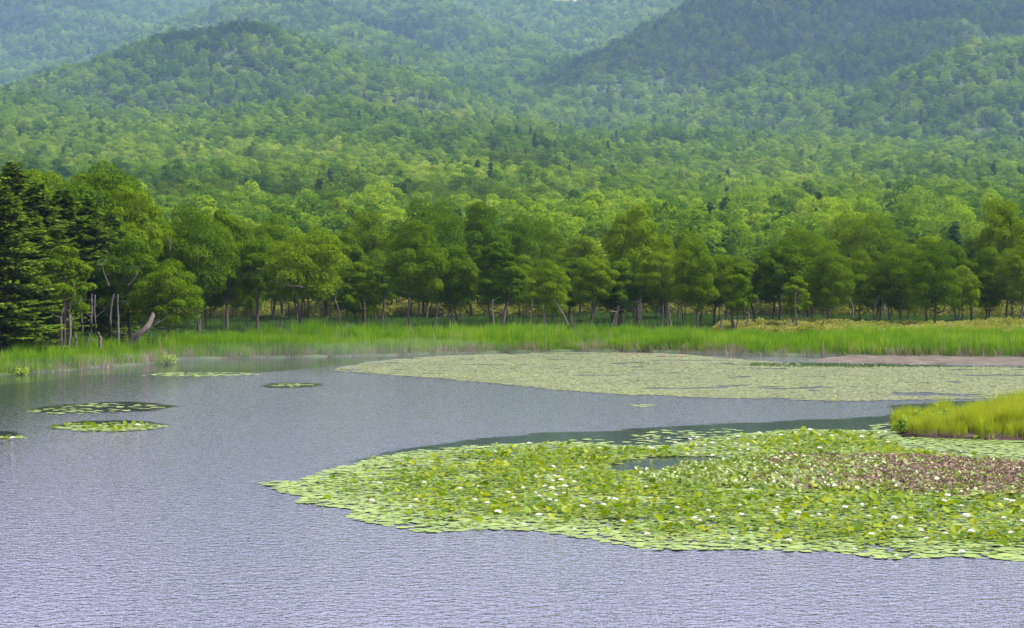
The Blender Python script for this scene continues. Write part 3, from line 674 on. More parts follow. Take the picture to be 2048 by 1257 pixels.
for i, (bx, by, my, tx, ty, pale) in enumerate(sorted(THIN)):
    dd_ = 158 if by > 645 else 170
    stem('slender_stem', [(bx, by, dd_), ((bx + tx) / 2 + rnd.uniform(-4, 4), (by + ty) / 2, dd_), (tx, ty, dd_)], .085, .04, M['bark_pale'] if pale else M['bark'],
         '%s slender stem in the front of the belt, %s such stem from the left' % ('pale' if pale else 'dark grey', ordn(i)), 'tree trunk', 'slender stems at the front of the belt', 2)
stem('driftwood', [(1588, 0, 1)] and [(1225, 650, 160), (1232, 625, 160), (1220, 622, 160)], .07, .05, M['bark_pale'], 'hooked pale stump sticking up from the meadow right of the centre', 'snag')
stem('driftwood', [(693, 654, 158), (702, 650, 158), (707, 655, 158)], .10, .05, M['bark_pale'], 'short pale log in the meadow below the small drooping tree', 'log')

# ------------------------------------------------------------------ grasses
def tuft(seed, n, h, w_, spread, lean, m, headed=0):
    rg = np.random.default_rng(seed); b = MB()
    for i in range(n):
        a = rg.random() * 6.283; r = spread * rg.random() ** .5; p0 = np.array([math.cos(a) * r, math.sin(a) * r, -.05])
        hh = h * rg.uniform(.6, 1.15); la = rg.random() * 6.283; lv = np.array([math.cos(la), math.sin(la), 0]) * lean * rg.random() * hh
        s = np.cross([math.cos(la), math.sin(la), 0], [0, 0, 1]); fa = rg.random() * 6.283; s = np.array([math.cos(fa), math.sin(fa), 0])
        p1 = p0 + lv * .35 + (0, 0, hh * .6); p2 = p0 + lv + (0, 0, hh)
        V = [p0 - s * w_ / 2, p0 + s * w_ / 2, p1 + s * w_ * .45, p1 - s * w_ * .45, p2]
        t = np.clip(.45 + rg.normal() * .2, 0, 1)
        b.add(V[:4], [[0, 1, 2, 3]], t); b.add([V[3], V[2], V[4]], [[0, 1, 2]], t)
    return b.build('tuft', [m])
def land_scatter(name, label, f, y0, y1, px0, px1, dens, protos, smin=.7, smax=1.25, seed=1, hz=None):
    """scatter on the ground between depths, keep where f(px, ds, x, y) says so"""
    rg = np.random.default_rng(seed); a0, a1 = (px0 - 1024) / F, (px1 - 1024) / F
    n = int(dens * (a1 - a0) * (y1 * y1 - y0 * y0) / 2)
    y = np.sqrt(rg.uniform(y0 * y0, y1 * y1, n)); x = rg.uniform(a0, a1, n) * y
    ds = y - shore_depth(x, y); px = W0 / 2 + F * x / y
    k = f(px, ds, x, y); x, y = x[k], y[k]; n = len(x)
    z = height(x, y); s = rg.uniform(smin, smax, n) * (1 + .3 * vnoise(x / 3, y / 3, seed)); 
    if hz is not None: s2 = s * hz(px[k], ds[k], x, y)
    else: s2 = s
    print(name, n)
    return scatter(name, np.column_stack([x, y, z]), np.column_stack([rg.normal(size=n) * .06, rg.normal(size=n) * .06, rg.random(n) * 6.28]), np.column_stack([s, s, s2]), protos, label)
RT = [tuft(s, 26, .90, .030, .32, .30, M['reed']) for s in range(5)]
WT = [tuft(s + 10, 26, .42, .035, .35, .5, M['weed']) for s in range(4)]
DT = [tuft(s + 20, 16, .75, .016, .35, .8, M['dry']) for s in range(4)]
land_scatter('reeds', 'tall bright green reeds lining the far shore', lambda px, ds, x, y: (ds > .5) & (ds < np.where(px < 360, 13, 19)) & ~((px > 1500) & (ds > 17)), 85, 175, -250, 2350, 4.6, RT, seed=1, hz=lambda px, ds, x, y: (1 + 1.1 * vnoise(x / 4.5, y / 3, 91) + .5 * vnoise(x / 1.2, y / 1.2, 92)) * np.clip(.55 + ds / 5, .5, 1))
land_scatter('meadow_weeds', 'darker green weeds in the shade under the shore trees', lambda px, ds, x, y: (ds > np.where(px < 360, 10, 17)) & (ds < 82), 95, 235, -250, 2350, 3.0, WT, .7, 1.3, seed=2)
land_scatter('dry_reeds', 'straw coloured dead reeds along the waterline', lambda px, ds, x, y: (ds > -.5) & (ds < 1.4), 85, 150, -250, 2350, 3.5, DT, .5, 1.1, seed=3)
HS = [tuft(80 + s, 3, 1.55, .022, .25, .25, M['dry']) for s in range(3)]
land_scatter('dead_reed_stems', 'pale dead stems poking out of the green reeds', lambda px, ds, x, y: (ds > 0) & (ds < 22) & (vnoise(x / 5, y / 4, 95) > 0.02), 85, 175, -250, 2350, .9, HS, .6, 1.05, seed=14)
land_scatter('sparse_reeds', 'thin pale reeds standing in the shallows at the right', lambda px, ds, x, y: (ds > -9) & (ds < 0) & (px > 1400) & (px < 1760) & (np.random.default_rng(3).random(len(px)) < np.clip(1 + ds / 9, 0, 1)), 95, 150, 1350, 1800, 1.5, [tuft(40 + s, 7, .9, .02, .3, .3, M['dry' if s % 2 else 'weed']) for s in range(4)], .5, 1.1, seed=4)
# bamboo grass
def clump(seed, n, h, rad, ls, m, asp=.3):
    rg = np.random.default_rng(seed); b = MB()
    P = rg.normal(size=(n, 3)) * (rad * .5, rad * .5, 0); P[:, 2] = h * (rg.random(n) ** .45) * np.exp(-(P[:, 0] ** 2 + P[:, 1] ** 2) / (2 * rad * rad))
    Nn = rg.normal(size=(n, 3)) * .6 + (0, 0, .8)
    V, Fa = leaves(rg, P, Nn, ls * rg.uniform(.7, 1.3, n), asp); b.add(V, Fa, np.repeat(np.clip(.5 + rg.normal(size=n) * .22, 0, 1), 4))
    return b.build('clump', [m])
BC = [clump(s, 150, .95, .6, .26, M['bamboo']) for s in range(5)]
mound = lambda px, ds: (px > 1440) & (ds > 17 + np.clip((1600 - px) / 160, 0, 1) * 8) & (ds < 34 + (px - 1440) * .02)
land_scatter('bamboo_grass_mound', 'pale dry tipped bamboo grass mound in front of the right shore trees', lambda px, ds, x, y: mound(px, ds), 110, 185, 1400, 2350, 3.4, BC, .7, 1.2, seed=5)
land_scatter('bamboo_grass', 'sunlit yellow green bamboo grass behind the trunks of the shore belt', lambda px, ds, x, y: (ds > 75), 190, 345, -100, 2250, .85, BC, 1.0, 1.7, seed=6)

# small bushes
def bush(name, px, py, dep_z, rad, h, n, ls, m, lab, cat='bush', seed=1):
    x, y = gp(px, py, dep_z); rg = np.random.default_rng(seed)
    b = MB(); d = rg.normal(size=(n, 3)); d[:, 2] = abs(d[:, 2]); d /= np.linalg.norm(d, axis=1)[:, None]
    P = d * rg.uniform(.6, 1.05, (n, 1)) * (rad, rad, h) * (1 + .2 * np.sin(d[:, :1] * 7 + seed))
    V, Fa = leaves(rg, P, d + rg.normal(size=(n, 3)) * .6, ls * rg.uniform(.7, 1.3, n)); b.add(V, Fa, np.repeat(rg.random(n), 4))
    s = MB()
    for k in range(7):
        e = np.array([math.cos(k) * rad * .6, math.sin(k) * rad * .6, h * .8]); s.tube([(0, 0, -.1), e * .5 + (0, 0, .1), e], [.03, .02, .008], 4)
    r_ = empty(name, (float(x), float(y), dep_z)); tag(r_, lab, cat)
    link('foliage', b.build('foliage', [m]), r_); link('stem', s.build('stem', [M['bark']]), r_)
bush('waterside_bush', 333, 727, 0.05, .62, .55, 420, .16, M['shrub'], 'small bright yellow green bush at the tip of the left grass tongue', seed=3)
bush('waterside_bush', 42, 748, 0.05, .45, .3, 240, .15, M['shrub'], 'low yellow green bush at the waterline near the left edge', seed=4)

# ------------------------------------------------------------------ islet at the right
ISL = [(1782, 852), (1800, 868), (1850, 876), (1950, 880), (2048, 882), (2300, 890), (2600, 900), (2600, 800), (2300, 808), (2100, 828), (1950, 838), (1850, 842), (1800, 845)]
ip = np.array(ISL, float); ix, iy = gp(ip[:, 0], ip[:, 1]); isl_w = list(zip(ix, iy))
gx = np.arange(ix.min() - .5, ix.max() + .5, .18); gyy = np.arange(iy.min() - .5, iy.max() + .5, .25)
IX, IY = np.meshgrid(gx, gyy); ins = inpoly(IX, IY, isl_w).astype(float); IZ = blur(ins, 6)
IZ = IZ * .34 - .14 + vnoise(IX / .3, IY / .3, 41) * .05
nr, nc = IX.shape; ii = (np.arange(nr - 1)[:, None] * nc + np.arange(nc - 1)[None]); FF = np.stack([ii, ii + 1, ii + nc + 1, ii + nc], -1).reshape(-1, 4)
o = link('islet', mk('islet', np.stack([IX, IY, IZ], -1).reshape(-1, 3), [FF], [solid('peat', [(.3, (.035, .022, .018)), (.6, (.10, .062, .05)), (.85, (.20, .15, .12))], scale=6, bump=.8)], None, None, True)); tag(o, kind='structure')
rg = np.random.default_rng(8)
def in_poly_pts(poly_w, dens, rg):
    a = np.array(poly_w); x0, y0 = a.min(0); x1, y1 = a.max(0); n = int(dens * (x1 - x0) * (y1 - y0))
    x = rg.uniform(x0, x1, n); y = rg.uniform(y0, y1, n); k = inpoly(x, y, poly_w); return x[k], y[k]
x, y = in_poly_pts(isl_w, 34, rg); px, py = proj(x, y, 0)
hh = .40 + .34 * np.clip((px - 1800) / 240, 0, 1); hh = hh * rg.uniform(.7, 1.2, len(x)) * 1.08 * (1 + 1.0 * vnoise(x / .8, y / .8, 45) + .4 * vnoise(x / .35, y / .35, 46))
IT = [tuft(60 + s, 34, .92, .012, .18, .35, M['islet_blade']) for s in range(5)]
scatter('islet_grass', np.column_stack([x, y, .12 + 0 * x]), np.column_stack([rg.normal(size=(len(x), 2)) * .08, rg.random(len(x)) * 6.28]), np.column_stack([hh ** .5, hh ** .5, hh]), IT, 'fresh yellow green grass covering the islet at the right edge')
# ragged dead base
k = (inpoly(x, y, isl_w)) & (py > 860); 
scatter('islet_dry_grass', np.column_stack([x[k], y[k] - .15, .05 + 0 * x[k]]), np.column_stack([rg.normal(size=(k.sum(), 2)) * .3, rg.random(k.sum()) * 6.28]), np.full((k.sum(), 3), .35), DT, 'brown dead roots and stalks along the foot of the islet')
for i, (px, py, h_, r_, lab) in enumerate([(1806, 862, .42, .34, 'leafy bush at the left tip of the grassy islet'), (1840, 856, .60, .5, 'taller leafy bush on the islet, just right of the tip'), (1880, 852, .66, .5, 'leafy bush on the islet, farthest from its tip')]):
    bush('islet_bush', px, py, .1, r_, h_, 620, .10, M['shrub'], lab, seed=20 + i)

# ------------------------------------------------------------------ lily beds
def disc(r=.5, n=10, notch=True, cup=0., seed=0, m=None, stalk=0.):
    rg = np.random.default_rng(seed); b = MB()
    a0, a1 = (.16, 6.283 - .16) if notch else (0, 6.283 * (1 - 1 / n))
    th = np.linspace(a0, a1, n); rr = r * (1 + rg.normal(size=n) * .03)
    ring = np.stack([np.cos(th) * rr, np.sin(th) * rr, cup * (np.abs(np.sin(th)) ** 1.5) * r + rg.normal(size=n) * .03 * cup], 1)
    V = np.vstack([[0.06 * r, 0, 0], ring]); Fa = [[0, i, i + 1] for i in range(1, n)]
    if not notch: Fa.append([0, n, 1])
    b.add(V, Fa, .5)
    if stalk: b.tube([(0, 0, 0), (-.02, .01, -stalk)], [.008, .008], 3)
    return b.build('pad', [m], False)
PADS = [disc(.5, 11, True, 0, s, M['pad']) for s in range(4)]
PADS_FAR = [disc(.5, 8, False, 0, s, M['pad_far']) for s in range(2)]
RAISED = [disc(.5, 12, True, c, 30 + s, M['raised']) for s, c in enumerate([.1, .3, -.18, .05, .5, -.1])]
SMALL = [disc(.5, 8, True, c, 50 + s, M['small_leaf']) for s, c in enumerate([.3, .7, -.4, .5])]
def jit_grid(poly_w, sp, rg, amp=.45):
    a = np.array(poly_w); x0, y0 = a.min(0); x1, y1 = a.max(0)
    X, Y = np.meshgrid(np.arange(x0, x1, sp), np.arange(y0, y1, sp * .9)); X[::2] += sp / 2
    x = X.ravel() + rg.uniform(-amp, amp, X.size) * sp; y = Y.ravel() + rg.uniform(-amp, amp, X.size) * sp
    k = inpoly(x, y, poly_w); return x[k], y[k]
def tow(poly): a = np.array(poly, float); X, Y = gp(a[:, 0], a[:, 1]); return list(zip(X, Y))
def rz(n, t=0.): return np.column_stack([rg.normal(size=(n, 2)) * t, rg.random(n) * 6.283])
nbw, fbw = tow(NEAR_BED), tow(FAR_BED)
MUD = [(1478, 920), (1560, 914), (1700, 914), (1850, 917), (2048, 929), (2500, 950), (2500, 1010), (2048, 1000), (1900, 992), (1720, 984), (1560, 978), (1500, 960), (1560, 940)]
MIDSTRIP = [(1270, 945), (1330, 930), (1480, 918), (2500, 935), (2500, 1010), (2048, 1002), (1800, 992), (1600, 984), (1400, 975), (1300, 965)]
FLATPOND = [(1790, 880), (1850, 882), (2500, 890), (2500, 930), (2048, 922), (1930, 914), (1800, 900)]
bed = empty('lily_bed', (float(gp(1500, 1000)[0]), float(gp(1500, 1000)[1]), 0)); tag(bed, 'large bed of water lily leaves spreading from the right edge across the near water', 'lily bed')
bi = Vector(bed.location)
def bedscatter(name, x, y, z, rot, s3, protos, lab): 
    return scatter(name, np.column_stack([x - bi.x, y - bi.y, z]), rot, s3, protos, lab, parent=bed)
x, y = jit_grid(nbw, .205, rg); px, py = proj(x, y)
edge = vnoise(x / .9, y / .9, 55) * 10; keep = inpoly(px + edge, py + edge * .4, NEAR_BED) & ~inpoly(px + edge * .3, py, POND)
x, y, px, py = x[keep], y[keep], px[keep], py[keep]; n = len(x)
gap = (vnoise(x / .7, y / .7, 57) + .5 * vnoise(x / .25, y / .25, 58)) > .40; x, y, px, py = x[~gap], y[~gap], px[~gap], py[~gap]; n = len(x)
s = rg.uniform(.20, .29, n); print('pads', n)
bedscatter('floating_pads', x, y, .004 + rg.random(n) * .02, rz(n, .02), np.column_stack([s, s, s]), PADS, 'pale flat pads floating around the raised leaves')
# raised leaves
x, y = jit_grid(nbw, .104, rg, .5); px, py = proj(x, y)
# inner distance from the outer edge of the bed, in metres
def edist(x, y, poly):
    d_ = np.full(x.shape, 1e9)
    for i in range(len(poly)):
        x0, y0 = poly[i]; x1, y1 = poly[(i + 1) % len(poly)]; l2 = (x1 - x0) ** 2 + (y1 - y0) ** 2 + 1e-9
        q = np.clip(((x - x0) * (x1 - x0) + (y - y0) * (y1 - y0)) / l2, 0, 1); d_ = np.minimum(d_, np.hypot(x - x0 - q * (x1 - x0), y - y0 - q * (y1 - y0)))
    return d_
ed = edist(x, y, nbw)
prob = np.clip((ed - .35) / 2.4, 0, 1) * np.clip(.35 + (px - 560) / 700, .25, 1)
prob *= np.clip(.62 + 1.1 * vnoise(x / 1.1, y / 1.1, 61) + .6 * vnoise(x / .4, y / .4, 62), 0.05, 1)
prob[inpoly(px, py, MIDSTRIP)] *= .12; prob[inpoly(px, py, FLATPOND)] = 0; prob[inpoly(px, py, POND)] = 0; prob[px < 560] = 0
k = rg.random(len(x)) < prob; x, y, px, py = x[k], y[k], px[k], py[k]; n = len(x); print('raised', n)
tilt = np.abs(rg.normal(size=n)) * .19 + .03; big = rg.random(n) < .05; tilt[big] += .5
ta = rg.random(n) * 6.283; rot = np.column_stack([tilt * np.cos(ta), tilt * np.sin(ta), rg.random(n) * 6.283])
s = rg.uniform(.08, .155, n); s[big] *= 1.3; zz = rg.uniform(.02, .07, n) + s * .3 * np.sin(tilt); zz[big] += .05
near = np.zeros(n, bool); vis = (px > 0) & (px < 2048); score = np.where(vis, s * (.6 + np.sin(tilt)) / y, 0); near[np.argsort(-score)[:300]] = True
for i in np.where(near)[0]:
    o = link('lily_leaf', RAISED[i % 6], bed, (x[i] - bi.x, y[i] - bi.y, zz[i])); o.rotation_euler = rot[i]; o.scale = (s[i],) * 3
k = ~near
bedscatter('raised_leaves', x[k], y[k], zz[k], rot[k], np.column_stack([s[k]] * 3), RAISED, 'crowded bright green leaves standing above the water')
# small leaves over the mud strip
msw = tow(MIDSTRIP); x, y = in_poly_pts(msw, 115, rg); px, py = proj(x, y)
prob = np.clip(.8 - .68 * inpoly(px, py + vnoise(x / .8, y / .8, 66) * 22, MUD) * np.clip((px - 1480) / 620, .1, 1) + .7 * vnoise(x / .5, y / .5, 65) + .6 * vnoise(x / 1.6, y / .9, 67), .04, 1)
k = (rg.random(len(x)) < prob) & ~inpoly(px, py, POND); x, y = x[k], y[k]; n = len(x); print('small', n)
tilt = np.abs(rg.normal(size=n)) * .5 + .1; ta = rg.random(n) * 6.283; s = rg.uniform(.08, .16, n)
bedscatter('small_leaves', x, y, rg.uniform(.03, .14, n), np.column_stack([tilt * np.cos(ta), tilt * np.sin(ta), rg.random(n) * 6.283]), np.column_stack([s] * 3), SMALL, 'small yellow green leaves growing over the mud')
# mud sheet with litter
def sheet(name, poly, z, m, bumpz=.03, step=.12, parent=None, seed=71):
    pw = tow(poly); a = np.array(pw); x0, y0 = a.min(0) - .3; x1, y1 = a.max(0) + .3
    X, Y = np.meshgrid(np.arange(x0, x1, step), np.arange(y0, y1, step)); i_ = blur(inpoly(X, Y, pw).astype(float), 5)
    Z = z + (i_ - .5) * .09 + vnoise(X / .35, Y / .35, seed) * bumpz + vnoise(X / .12, Y / .12, seed + 1) * bumpz * .6
    nr, nc = X.shape; ii = (np.arange(nr - 1)[:, None] * nc + np.arange(nc - 1)[None]); FF = np.stack([ii, ii + 1, ii + nc + 1, ii + nc], -1).reshape(-1, 4)
    FF = FF[(i_.ravel()[FF].mean(1) > .08)]
    o = link(name, mk(name, np.stack([X, Y, Z], -1).reshape(-1, 3), [FF], [m], None, None, True)); tag(o, kind='structure'); return o
MUD2 = [p_ for p_ in MUD]
sheet('mud_bank', MUD2, .012, M['mud'], .07)
pw = tow(MUD2); x, y = in_poly_pts(pw, 130, rg); px, py = proj(x, y)
k = rg.random(len(x)) < np.clip(.08 + .92 * (px - 1500) / 420 + 1.1 * vnoise(x / .9, y / .9, 73) + .7 * vnoise(x / .3, y / .3, 74), .05, .85); x, y = x[k], y[k]; n = len(x)
LT = []
for s_ in range(3):
    rr = np.random.default_rng(s_); b = MB(); P = rr.normal(size=(7, 3)) * (.08, .08, .015); V, Fa = leaves(rr, P, rr.normal(size=(7, 3)) * .6 + (0, 0, .7), .10, .5); b.add(V, Fa, np.repeat(rr.random(7), 4)); LT.append(b.build('litter', [M['litter']]))
scatter('mud_litter', np.column_stack([x, y, .05 + rg.random(n) * .04]), rz(n, .3), np.full((n, 3), 1.) * rg.uniform(.6, 1.3, (n, 1)), LT, 'withered brown leaves and stalks littering the mud bank')
# the far bed and mud flat
x, y = jit_grid(fbw, .155, rg, .5); px, py = proj(x, y)
e_ = vnoise(x / 2, y / 2, 81) * 7; k = inpoly(px + e_ * 5, py + e_ * .55 + vnoise(x / .5, y / .5, 84) * 3, FAR_BED) & (px < 2250)
gap = vnoise(x / 3.5, y / 1.6, 82) + .6 * vnoise(x / .8, y / .8, 83)
thr = .42 - .32 * np.clip((py - 775) / 25, 0, 1) * np.clip((px - 1500) / 400, 0, 1) - .12 * np.clip((900 - px) / 250, 0, 1)
k &= gap < thr; x, y = x[k], y[k]; n = len(x); print('far pads', n)
s = rg.uniform(.15, .24, n)
scatter('far_lily_pads', np.column_stack([x, y, .004 + rg.random(n) * .015]), rz(n, .015), np.column_stack([s, s, s]), PADS_FAR, 'pale sheet of small lily pads covering the water before the far reeds')
def dot(m, h, r):
    b = MB(); b.tube([(0, 0, 0), (0, 0, h * .5), (0, 0, h)], [r * .3, r, r * .6], 6); b.add([(r * .6 * math.cos(a), r * .6 * math.sin(a), h) for a in np.arange(6) * math.pi / 3] + [(0, 0, h * 1.05)], [[i, (i + 1) % 6, 6] for i in range(6)]); return b.build('bud', [m])
M['yellow'] = solid('yellow_petal', [(.3, (.55, .42, .02)), (.7, (.75, .58, .04))], bump=0)
k = (rg.random(n) < .0008 + .003 * np.clip((proj(x, y)[1] - 760) / 40, 0, 1)); 
scatter('yellow_lily_buds', np.column_stack([x[k], y[k], .0 * x[k]]), rz(k.sum(), .1), np.ones((k.sum(), 3)), [dot(M['yellow'], .04, .03)], 'tiny yellow pond lily flowers dotted over the far pads')
sheet('mud_flat', [(1625, 722), (1690, 713), (1800, 711), (2048, 717), (2300, 726), (2300, 740), (2048, 729), (1850, 728), (1700, 726)], .03, M['silt'], .05, .3, seed=91)
gs = tow([(1500, 727), (1700, 728), (2300, 742), (2300, 748), (2048, 735), (1650, 736), (1500, 733)]); x, y = in_poly_pts(gs, 12, rg); n = len(x)
scatter('shallow_weed', np.column_stack([x, y, .0 * x]), rz(n, .2), np.full((n, 3), .22), WT, 'green weed floating in a strip before the mud flat')
# far small patches
for i, (pl, lab) in enumerate(zip(PATCHES, ['small lily patch alone on the open water at left, one white flower on it', 'sliver of lily patch at the left edge with one white flower'])):
    pw = tow(pl); c = np.array(pw).mean(0); e = empty('lily_patch', (c[0], c[1], 0)); tag(e, lab, 'lily patch', 'small lily patches on the open water')
    x, y = jit_grid(pw, .2, rg, .5); px, py = proj(x, y); k = inpoly(px + vnoise(x, y, 5) * 20, py + vnoise(x / .5, y / .5, 6) * 3, pl); x, y = x[k] - c[0], y[k] - c[1]; n = len(x); s = rg.uniform(.2, .28, n)
    scatter('floating_pads', np.column_stack([x, y, .004 + rg.random(n) * .02]), rz(n, .02), np.column_stack([s] * 3), PADS, parent=e)
    k = rg.random(n) < .2; n = k.sum(); s = rg.uniform(.16, .26, n); t = np.abs(rg.normal(size=n)) * .4
    scatter('raised_leaves', np.column_stack([x[k], y[k], rg.uniform(.04, .1, n)]), np.column_stack([t, t * .3, rg.random(n) * 6.28]), np.column_stack([s] * 3), RAISED, parent=e)
SPARSE = [([(50, 824), (120, 814), (200, 807), (300, 810), (330, 816), (220, 826), (110, 830)], .22), ([(530, 773), (560, 768), (625, 769), (636, 772), (570, 776)], .25), ([(280, 752), (330, 746), (470, 745), (520, 750), (400, 754)], .35),
          ([(1262, 870), (1330, 860), (1480, 858), (1500, 872), (1340, 892), (1270, 892)], .22), ([(1730, 852), (1760, 846), (1795, 848), (1800, 866), (1740, 862)], .35), ([(1258, 811), (1285, 809), (1308, 812), (1280, 815)], .6), ([(1110, 884), (1180, 876), (1260, 880), (1250, 890)], .2)]
xs, ys = [], []
for pl, dn in SPARSE:
    x, y = jit_grid(tow(pl), .24, rg, .5); k = (rg.random(len(x)) < dn * (1 + 1.6 * vnoise(x / .9, y / .5, 77))); xs.append(x[k]); ys.append(y[k])
x = np.concatenate(xs); y = np.concatenate(ys); n = len(x); s = rg.uniform(.22, .36, n)
scatter('stray_lily_pads', np.column_stack([x, y, .004 + rg.random(n) * .02]), rz(n, .02), np.column_stack([s] * 3), PADS, 'loose single pads drifting in the calm water beside the beds')

# ------------------------------------------------------------------ flowers
def petalmat(name, c0, c1):
    return foliage(name, [(0, c0), (1, c1)], transl=.25, rough=.5, vary=.1, tstr=(1, 1, 1))
M['white'] = petalmat('white_petal', (.72, .70, .66), (.86, .85, .82)); M['pink'] = petalmat('pink_petal', (.65, .08, .22), (.80, .18, .36)); M['stamen'] = solid('stamen', [(.3, (.6, .4, .03)), (.7, (.8, .55, .05))], bump=0)
def flower_mesh(m, R_=.075, open_=1., seed=0):
    rg = np.random.default_rng(seed); b = MB()
    for ring, (n, el, ln) in enumerate([(8, .35, 1.), (8, .75, .85), (6, 1.1, .65)]):
        for i in range(n):
            a = (i + .5 * ring) * 6.283 / n + rg.normal() * .06; e = el * (1.4 - .4 * open_) ; l = R_ * ln * rg.uniform(.92, 1.06)
            d_ = np.array([math.cos(a) * math.cos(e), math.sin(a) * math.cos(e), math.sin(e)]); s_ = np.array([-math.sin(a), math.cos(a), 0])
            up = np.cross(d_, s_) * -1
            V = [d_ * .01, d_ * l * .5 + s_ * l * .26 + up * .0, d_ * l + up * l * .08, d_ * l * .5 - s_ * l * .26]
            b.add(V, [[0, 1, 2, 3]], rg.random())
    return b.build('petals', [m])
PM = [flower_mesh(M['white'], .078, o_, s_) for s_, o_ in enumerate([1., .8, 1.2])]; PP = flower_mesh(M['pink'], .10, 1., 9)
b = MB(); 
for i in range(9): a = i * .7; b.tube([(0, 0, .01), (math.cos(a) * .015, math.sin(a) * .015, .04)], [.004, .003], 3)
ST = b.build('stamens', [M['stamen']])
Z4 = [(1465, 146), (1835, 172), (1290, 190), (1265, 235), (1592, 268), (1745, 275), (1600, 318), (1590, 345), (1635, 338), (1548, 370), (1585, 382), (1655, 370), (1705, 350), (1435, 380), (1355, 403), (1105, 382), (917, 352), (685, 356), (640, 446), (843, 477), (873, 440), (1183, 442), (1247, 458), (1385, 432), (1500, 405), (1520, 424), (1577, 440), (1605, 416), (1610, 447), (1650, 408), (1745, 476), (1857, 468), (1880, 436), (1918, 440), (1302, 506), (1518, 521), (1960, 556), (1438, 570), (1705, 595), (1500, 320), (1200, 370)]
Z5 = [(72, 252), (183, 250), (218, 274), (294, 256), (307, 243), (330, 248), (323, 288), (372, 286), (412, 276), (495, 256), (548, 240), (632, 245), (660, 222), (770, 235), (778, 234), (848, 220), (925, 206), (975, 235), (1008, 210), (1040, 238), (1155, 214), (1205, 212), (1195, 243), (1285, 222), (1323, 216), (1357, 197), (1336, 271), (470, 296), (535, 278), (598, 284), (283, 335), (330, 325), (412, 340), (92, 303), (556, 312), (598, 310), (683, 275), (740, 353), (845, 282), (975, 302), (1047, 325), (778, 326), (888, 345), (1355, 335), (1400, 345), (1450, 360), (1637, 356), (1665, 352), (1690, 354), (1718, 322), (1768, 345), (1758, 362), (1865, 374), (1895, 378), (1960, 377), (2020, 408), (66, 506), (617, 518), (755, 550), (223, 614), (390, 628), (322, 670), (345, 682), (412, 664), (557, 602), (565, 652), (752, 614), (742, 632), (748, 652), (70, 753), (520, 778), (815, 788), (1248, 752), (1265, 616), (1197, 600), (1235, 660), (1368, 668), (1400, 713), (1457, 668), (1508, 735), (1537, 775), (1637, 750), (1457, 792), (1160, 832), (1377, 866), (1722, 845), (1772, 737), (1745, 655), (1720, 605), (1943, 668), (1978, 745), (2041, 686), (1955, 572), (1988, 580), (1648, 550), (1630, 578), (862, 640), (973, 650), (1108, 612)]
def area_of(px, py):
    if py > 1075: return 'on the pale outer rim of the bed nearest the camera'
    if px < 800: return 'on the thin left tip of the large lily bed'
    if py < 935 and px > 1780: return 'on the flat pads between the grassy islet and the mud bank'
    if py < 898 and 1270 < px < 1400: return 'on loose pads in the dark water behind the bed'
    if py < 925: return 'in the far strip of the bed beyond the small pool' if px > 1180 else 'along the far rim of the bed, left of the small pool'
    if px < 1270: return 'in the dense leaves left of the mud bank' if px > 1040 else 'in the half covered pads of the left part of the bed'
    return 'among the tall bright leaves in front of the mud bank' if px < 1660 else 'among the tall bright leaves near the right edge'
FL = [(500 + a / 2.6256, 830 + b_ / 2.6256) for a, b_ in Z4] + [(1268 + a / 2.6256, 780 + b_ / 2.6256) for a, b_ in Z5]
special = {0: 'lone white water lily at the far rim of the bed, above its dark calm water', len(Z4) + 84: 'single white water lily farthest forward on the near rim, right of centre'}
def flower(px, py, k, pm, lab, group, sc_=1., zf=.13):
    x, y = gp(px, py, zf); e = empty('water_lily', (float(x), float(y), zf - .03)); e.rotation_euler = (rnd.uniform(-.2, .2), rnd.uniform(-.2, .2), rnd.random() * 6.28); e.scale = (sc_,) * 3
    tag(e, lab, 'flower', group); link('petals', pm, e); link('stamens', ST, e)
for i, (px, py) in enumerate(FL):
    zf = .07 if (py < 935 and px > 1780) or py > 1090 else .17
    flower(px, py, i, PM[i % 3], special.get(i, 'open white water lily ' + area_of(px, py)), 'white water lilies on the pads', rnd.uniform(.8, 1.25), zf)
flower(276, 849.5, 0, PM[0], 'white water lily on the small lily patch alone at left', None, 1.5, .08); flower(25, 875.5, 0, PM[1], 'white water lily on the sliver of lily patch at the left edge', None, 1.5, .08)
for px, py in [(1241, 713), (1258, 708), (1276, 708), (1290, 709), (1318, 714), (1330, 712), (1353, 713), (1365, 711)]:
    flower(px, py, 0, PP, 'pink water lily in the row at the foot of the far reeds', 'pink water lilies by the far reeds', 1.3, .06)

# ------------------------------------------------------------------ haze and mist
m, nt, N, L = mat('haze_air')
v = N('ShaderNodeVolumePrincipled'); v.inputs['Color'].default_value = (.44, .70, 1, 1); v.inputs['Density'].default_value = .62e-4; v.inputs['Anisotropy'].default_value = .0
o_ = N('ShaderNodeOutputMaterial'); L(v.outputs[0], o_.inputs['Volume']); m.cycles.homogeneous_volume = True; m.cycles.volume_sampling = 'DISTANCE'
def box(name, x0, x1, y0, y1, z0, z1, m):
    V = [(x, y, z) for z in (z0, z1) for y in (y0, y1) for x in (x0, x1)]
    return link(name, mk(name, V, [[(0, 2, 3, 1), (4, 5, 7, 6), (0, 1, 5, 4), (2, 6, 7, 3), (0, 4, 6, 2), (1, 3, 7, 5)]], [m]))
GM = float(GZ.max())
tag(box('haze', -6500, 6500, -130, 5400, -4, GM + 25, m), kind='stuff')

